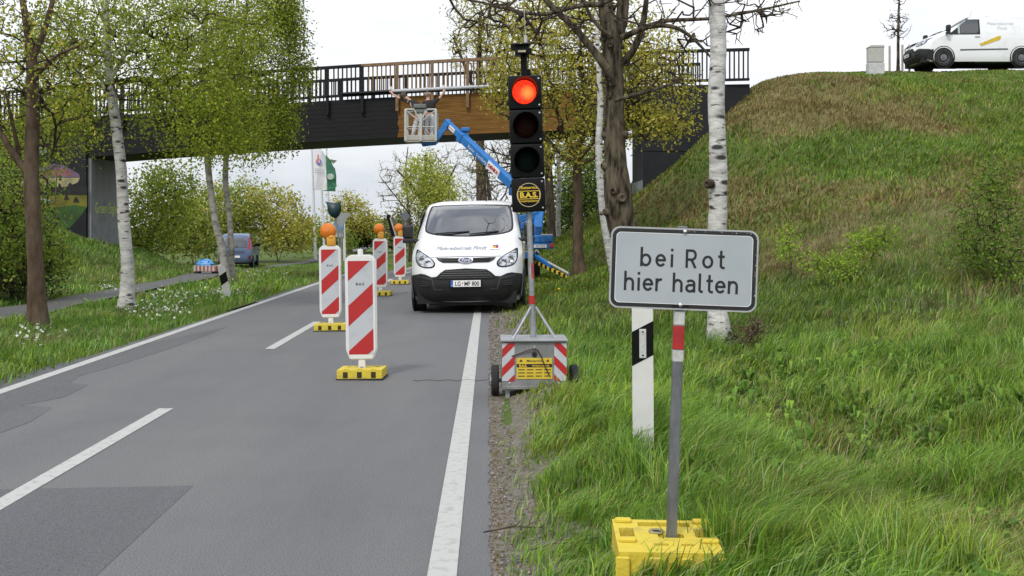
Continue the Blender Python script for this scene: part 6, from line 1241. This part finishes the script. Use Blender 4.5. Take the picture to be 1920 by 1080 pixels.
# ------------------------------------------------------------------ grass, flowers, small stuff
def blades(name, label, x, y, h, w, cols, seed, lean=(.25, .0), parent=None):
    rng = np.random.default_rng(seed); n = len(x); z = gz(x, y)-.01
    a = rng.uniform(0, 2*np.pi, n); dx, dy = np.cos(a), np.sin(a); b = 4*np.pi*fbm(x*1.5, y*1.5, seed+3)+rng.normal(0, .75, n); l = rng.uniform(.15, .95, n)*h
    lx, ly = np.cos(b)*l+lean[0]*h, np.sin(b)*l+lean[1]*h
    P = np.stack([x, y, z], -1); S_ = np.stack([dx*w/2, dy*w/2, np.zeros(n)], -1); M = np.stack([lx*.32, ly*.32, h*.62], -1); T = np.stack([lx, ly, h*(1-.25*(np.hypot(lx, ly)/h)**2)], -1)
    co = np.stack([P-S_, P+S_, P+M-S_*.75, P+M+S_*.75, P+T], 1).reshape(-1, 3)
    k = np.arange(n)[:, None]*5; loops = (k+np.array([[0, 1, 3, 2, 2, 3, 4]])).ravel(); starts = (np.arange(n)[:, None]*7+np.array([[0, 4]])).ravel()
    o = raw_mesh(name, co, loops, starts, np.repeat(cols, 5, 0), M_GRASS); tag(o, label, 'grass', kind='stuff'); return o
def gcol(x, y, rng, dry):
    n = len(x); g = np.array([(.12, .22, .022), (.165, .28, .03), (.075, .16, .018), (.24, .35, .06), (.13, .25, .06)])[rng.integers(0, 5, n)]
    st = np.array([(.31, .265, .12), (.25, .215, .085), (.37, .325, .16), (.18, .16, .06)])[rng.integers(0, 4, n)]
    big = fbm(x*.6, y*.6, 12)[:, None]; g = g*(.68+.95*big)
    ye = ss((fbm(x*.45, y*.45, 14)-.45)/.25)[:, None]*.5; g = g*(1-ye)+g*np.array([[1.55, 1.12, .9]])*ye
    isd = rng.random(n) < dry
    pal = (rng.random(n) < .07)[:, None]; g = np.where(pal, np.array([[.30, .40, .16]]), g); hl = 1.; return np.clip(np.where(isd[:, None], st, g)*rng.uniform(.6, 1.3, (n, 1))*hl, 0, .6)  # a few blades paler: glossy highlights put into their colour
def scatter(rng, n, x0, x1, y0, y1, near=1.0):
    t = rng.random(n); y = y0*(y1/y0)**(t**near) if y0 > 0 else rng.uniform(y0, y1, n)
    return rng.uniform(x0, x1, n), y
rng = np.random.default_rng(77)
def verge_keep(x, y, rng):   # sparse along the grit, full further out
    e = x-(xr(y)+.29+.18*(fbm(x*2.2, y*1.6, 6)-.5)*2)
    return rng.random(len(x)) < np.clip(.02+ss((e-.02)/.38), 0, 1)*(e > -.05)
# near verge right of the road
def fan(rng, n, y0, y1, p0, p1): # even spread over the ground wedge in view
    y = np.sqrt(rng.uniform(y0*y0, y1*y1, n)); px = rng.uniform(p0, p1, n); return (px-960)/F*y, y
def dense(n, y0, y1, p0, p1, hh, ww, seed, lab, dryf=1., hj=.5, tint=(1.05, 1.05, 1.0)):
    rng = np.random.default_rng(seed); x, y = fan(rng, n, y0, y1, p0, p1); k = verge_keep(x, y, rng) & (x > xr(y)+.2)
    k &= ~((np.abs(x-.605) < .20) & (np.abs(y-4.38) < .235) & (rng.random(len(x)) < .97)); x, y = x[k], y[k]; gp = fbm(x*7, y*7, 29); kk = rng.random(len(x)) < .25+.75*ss((gp-.30)/.2); x, y = x[kk], y[kk]; clump = fbm(x*2.4, y*2.4, 17); dm_ = dry_mask(x, y); hd = ss((x-xr(y)-.25)/.9)
    tus = ss((fbm(x*5.5, y*5.5, 23)-.36)/.26); h = hh*(.30+1.0*clump)*(.45+.55*hd)*(.5+.75*tus)*rng.uniform(1-hj, 1+hj, len(x))
    h = h*np.where((np.abs(x-.66) < .45) & (y > 3.2) & (y < 4.2), rng.uniform(.25, 1.0, len(x)), 1); h = h*np.where((np.abs(x-.25) < .5) & (y > 8.6) & (y < 9.9), .5, 1)
    ditch = np.exp(-((x-2.35)/.45)**2)*(y < 12); h = h*(1-.35*ditch)
    dry = np.clip(dm_*.85*dryf+.05+.35*ditch*fbm(x, y*1.5, 41)+.3*(1-hd)*fbm(x*3, y*3, 43), 0, .93)
    return blades('verge_grass', lab, x, y, h, ww, gcol(x, y, rng, dry)*np.array([tint]), seed, lean=(.30, .05))
dense(100000, 3.1, 7.2, 940, 2050, .225, .0064, 81, 'long lush green grass around the foot of the bei Rot sign')
dense(75000, 7.2, 13, 930, 2050, .195, .0085, 82, 'green grass on the verge around the signal trailer and marker post')
dense(60000, 13, 22, 930, 2100, .16, .015, 83, 'green and brown grass at the foot of the bank', hj=.5, tint=(.78, .73, .8))
def slope(n, y0, y1, p0, p1, hh, ww, seed, lab):
    rng = np.random.default_rng(seed); x, y = fan(rng, n, y0, y1, p0, p1); k = (x > xr(y)+.5) & ~((y > 35.9) & (y < 39.6) & (x > 4.4) & (x < 8.1)); x, y = x[k], y[k]
    h = hh*(.4+.9*fbm(x*1.5, y*1.5, 18))*rng.uniform(.5, 1.4, len(x)); dry = np.clip(dry_mask(x, y)*.92+.06, 0, .95)
    top = ss((gz(x, y)-6.2)/.8)*(x > 8.4); h = h*(1-.6*top)
    return blades('slope_grass', lab, x, y, h, ww, gcol(x, y, rng, dry)*np.array([[.86, .78, .74]]), seed, lean=(.1, -.25))
slope(95000, 22, 44, 960, 2100, .15, .032, 84, 'rough green and straw coloured grass covering the bank up to the parked van')
def left(n, y0, y1, p0, p1, hh, ww, seed, lab):
    rng = np.random.default_rng(seed); x, y = fan(rng, n, y0, y1, p0, p1); e = xl(y)-.17-x
    k = (e > rng.uniform(-.06, .12, n)) & (np.abs(x-path_x(y)) > .66+rng.uniform(-.05, .1, n)) & ~((y > 36.5) & (y < 42) & (x < -14.9)); x, y = x[k], y[k]
    h = hh*(.35+fbm(x*1.8, y*1.8, 19))*rng.uniform(.5, 1.4, len(x)); dry = np.clip((fbm(x*.5, y*.5, 31)-.42)*1.5+.08, .03, .6)
    return blades('verge_grass', lab, x, y, h, ww, gcol(x, y, rng, dry)*np.array([[.9, .95, 1.]]), seed, lean=(.05, 0))
left(60000, 8.5, 20, -150, 700, .15, .012, 85, 'short green grass on the left verge in front of the white birch')
left(70000, 20, 60, -150, 800, .17, .03, 86, 'green grass on the left verge and bank up to the blue car')
# broad leaved weeds among the near grass
def weeds(seed, n, y0, y1, p0, p1):
    rng = np.random.default_rng(seed); x, y = fan(rng, n, y0, y1, p0, p1); k = (x > xr(y)+1.0) & (fbm(x*1.1, y*1.1, 55) > .5) & ~((np.abs(x-.605) < .3) & (np.abs(y-4.38) < .45)); x, y = x[k], y[k]; n = len(x); z = gz(x, y); m = 7
    a = rng.uniform(0, 2*np.pi, (n, m)); L_ = rng.uniform(.05, .13, (n, m)); up = rng.uniform(.03, .16, (n, m)); c = np.stack([x, y, z], -1)[:, None, :]
    d = np.stack([np.cos(a), np.sin(a), np.zeros_like(a)], -1); s = np.stack([-np.sin(a), np.cos(a), np.zeros_like(a)], -1)*(L_*.24)[..., None]; u = np.array([0, 0, 1.])
    p0_ = c+d*.01+u*.02; p1_ = c+d*(L_*.55)[..., None]+u*up[..., None]; p2_ = c+d*L_[..., None]+u*(up*.75)[..., None]
    co = np.stack([p0_, p1_-s, p2_, p1_+s], 2).reshape(-1, 3); nn = n*m; col = np.array([(.13, .25, .035), (.17, .30, .045), (.22, .34, .05), (.10, .20, .03)])[rng.integers(0, 4, nn)]*rng.uniform(.7, 1.25, (nn, 1))
    tag(raw_mesh('weeds', co, np.arange(nn*4), np.arange(0, nn*4, 4), np.repeat(col, 4, 0), M_GRASS), 'broad leaved weeds growing between the grass near the viewer', 'weeds', kind='stuff')
weeds(101, 1000, 3.2, 12, 950, 2050)
# daisies and dandelions
def dots(name, label, x, y, hz, r, col, seed):
    rng = np.random.default_rng(seed); n = len(x); z = gz(x, y)+hz*rng.uniform(.6, 1.3, n); c = np.stack([x, y, z], -1)
    u = rng.normal(size=(n, 3))*[1, .6, .5]; u /= np.linalg.norm(u, axis=1, keepdims=True); v = np.cross(u, rng.normal(size=(n, 3))); v /= np.linalg.norm(v, axis=1, keepdims=True)
    s = r*rng.uniform(.7, 1.3, (n, 1)); co = np.stack([c-u*s, c+v*s, c+u*s, c-v*s], 1).reshape(-1, 3)
    tag(raw_mesh(name, co, np.arange(n*4), np.arange(0, n*4, 4), np.repeat(np.array([col])*rng.uniform(.8, 1.1, (n, 1)), 4, 0), M_PETAL), label, 'flowers', kind='stuff')
rng = np.random.default_rng(91); xs_, ys_ = [], []
for px, py, rx, ry, n in ((290, 590, 70, 18, 150), (330, 560, 60, 12, 60), (420, 555, 40, 16, 70), (480, 515, 40, 10, 45), (60, 640, 50, 15, 30), (200, 545, 40, 8, 50)):
    q = rng.normal(size=(n, 2))*.55; pxs, pys = px+q[:, 0]*rx, py+q[:, 1]*ry; D = CAM_H*F/(pys-HOR); xs_.append((pxs-960)/F*D); ys_.append(D)
x, y = np.concatenate(xs_), np.concatenate(ys_); k = x < xl(y)-.4; dots('wildflowers', 'small white flowers in the grass around the left birch', x[k], y[k], .12, .022, (.7, .7, .63), 92)
q = np.array([(1020, 512), (1026, 520), (1034, 518), (1048, 538), (1050, 542), (1060, 520), (1640, 560), (1100, 500), (290, 592), (105, 565), (270, 470), (1015, 535), (1055, 548), (1095, 542), (1780, 470), (205, 470), (330, 470)], float); D = 1.42*F/(q[:, 1]-HOR)
dots('dandelions', 'scattered yellow dandelions in the grass beside the van', (q[:, 0]-960)/F*D, D, .13, .03, (.62, .45, .01), 93)
# grit stones, dead stalks
rng = np.random.default_rng(95); n = 5200; y = 2.6*(26/2.6)**rng.random(n); x = xr(y)+rng.uniform(.2, .75, n); k = (y > 6.5) | (rng.random(n) < .35); x, y = x[k], y[k]; n = len(x)
z = gz(x, y)+.012; r = rng.uniform(.004, .013, n)*(1+.5*(y > 10)); c = np.stack([x, y, np.maximum(z, .0)], -1)
dirs = np.array([(1, 0, 0), (0, 1, 0), (-1, 0, 0), (0, -1, 0), (0, 0, .8), (0, 0, -.6)], float); co = (c[:, None]+dirs[None]*(r[:, None]*rng.uniform(.5, 1.3, (n, 6)))[..., None]).reshape(-1, 3)
tri = np.array([(0, 1, 4), (1, 2, 4), (2, 3, 4), (3, 0, 4), (1, 0, 5), (2, 1, 5), (3, 2, 5), (0, 3, 5)]); f = (np.arange(n)[:, None, None]*6+tri[None]).reshape(-1)
g = rng.uniform(.10, .30, (n, 1))*np.array([[1, .92, .84]])
tag(raw_mesh('gravel', co, f, np.arange(0, len(f), 3), np.repeat(g, 6, 0), M_GROUND), 'loose grit and small stones along the edge of the asphalt', 'gravel', kind='stuff')
n = 3600; y = 2.8*(20/2.8)**rng.random(n); x = xr(y)+.2+np.abs(rng.normal(0, .07, n))+.02; mo = fbm(x*3, y*1.2, 71) > .42; x, y = x[mo], y[mo]
blades('moss', 'orange brown moss along the broken asphalt edge', x, y, np.full(len(x), .014)*rng.uniform(.5, 1.4, len(x)), .011, np.array([(.22, .15, .03), (.17, .15, .03), (.26, .17, .05)])[rng.integers(0, 3, len(x))], 96)
n = 170; x = rng.normal(2.35, .33, n); y = rng.uniform(5, 12, n); n2 = 80; x = np.r_[x, rng.uniform(3, 7, n2)]; y = np.r_[y, rng.uniform(8, 16, n2)]
blades('dead_stalks', 'bleached dead stalks lying in the shallow ditch', x, y, rng.uniform(.1, .32, len(x)), .006, np.array([(.34, .27, .16), (.24, .18, .10), (.42, .35, .23)])[rng.integers(0, 3, len(x))], 97, lean=(.1, 0))
for i, (px, py, D, dx, ang) in enumerate(((300/687*280+840, 1006, 5.3, .30, .2), (500/687*280+840, 1036, 5.0, .26, .35))):
    p = on_ground(px, py, D); b = MB(); d = Vector((math.cos(ang), math.sin(ang), .02)); b.tube([p+Vector((0, 0, .03))-d*dx/2, p+Vector((0, .01, .045)), p+Vector((0, 0, .03))+d*dx/2], [.004, .006, .003], 6); b.tube([p+Vector((0, .01, .045)), p+Vector((.04, .05, .06))], [.004, .002], 5)
    tag(b.build('twig', BARK, smooth=True), ['short broken twig lying on the bare grit strip', 'broken twig lying at the grass edge nearest the camera'][i], 'twig')
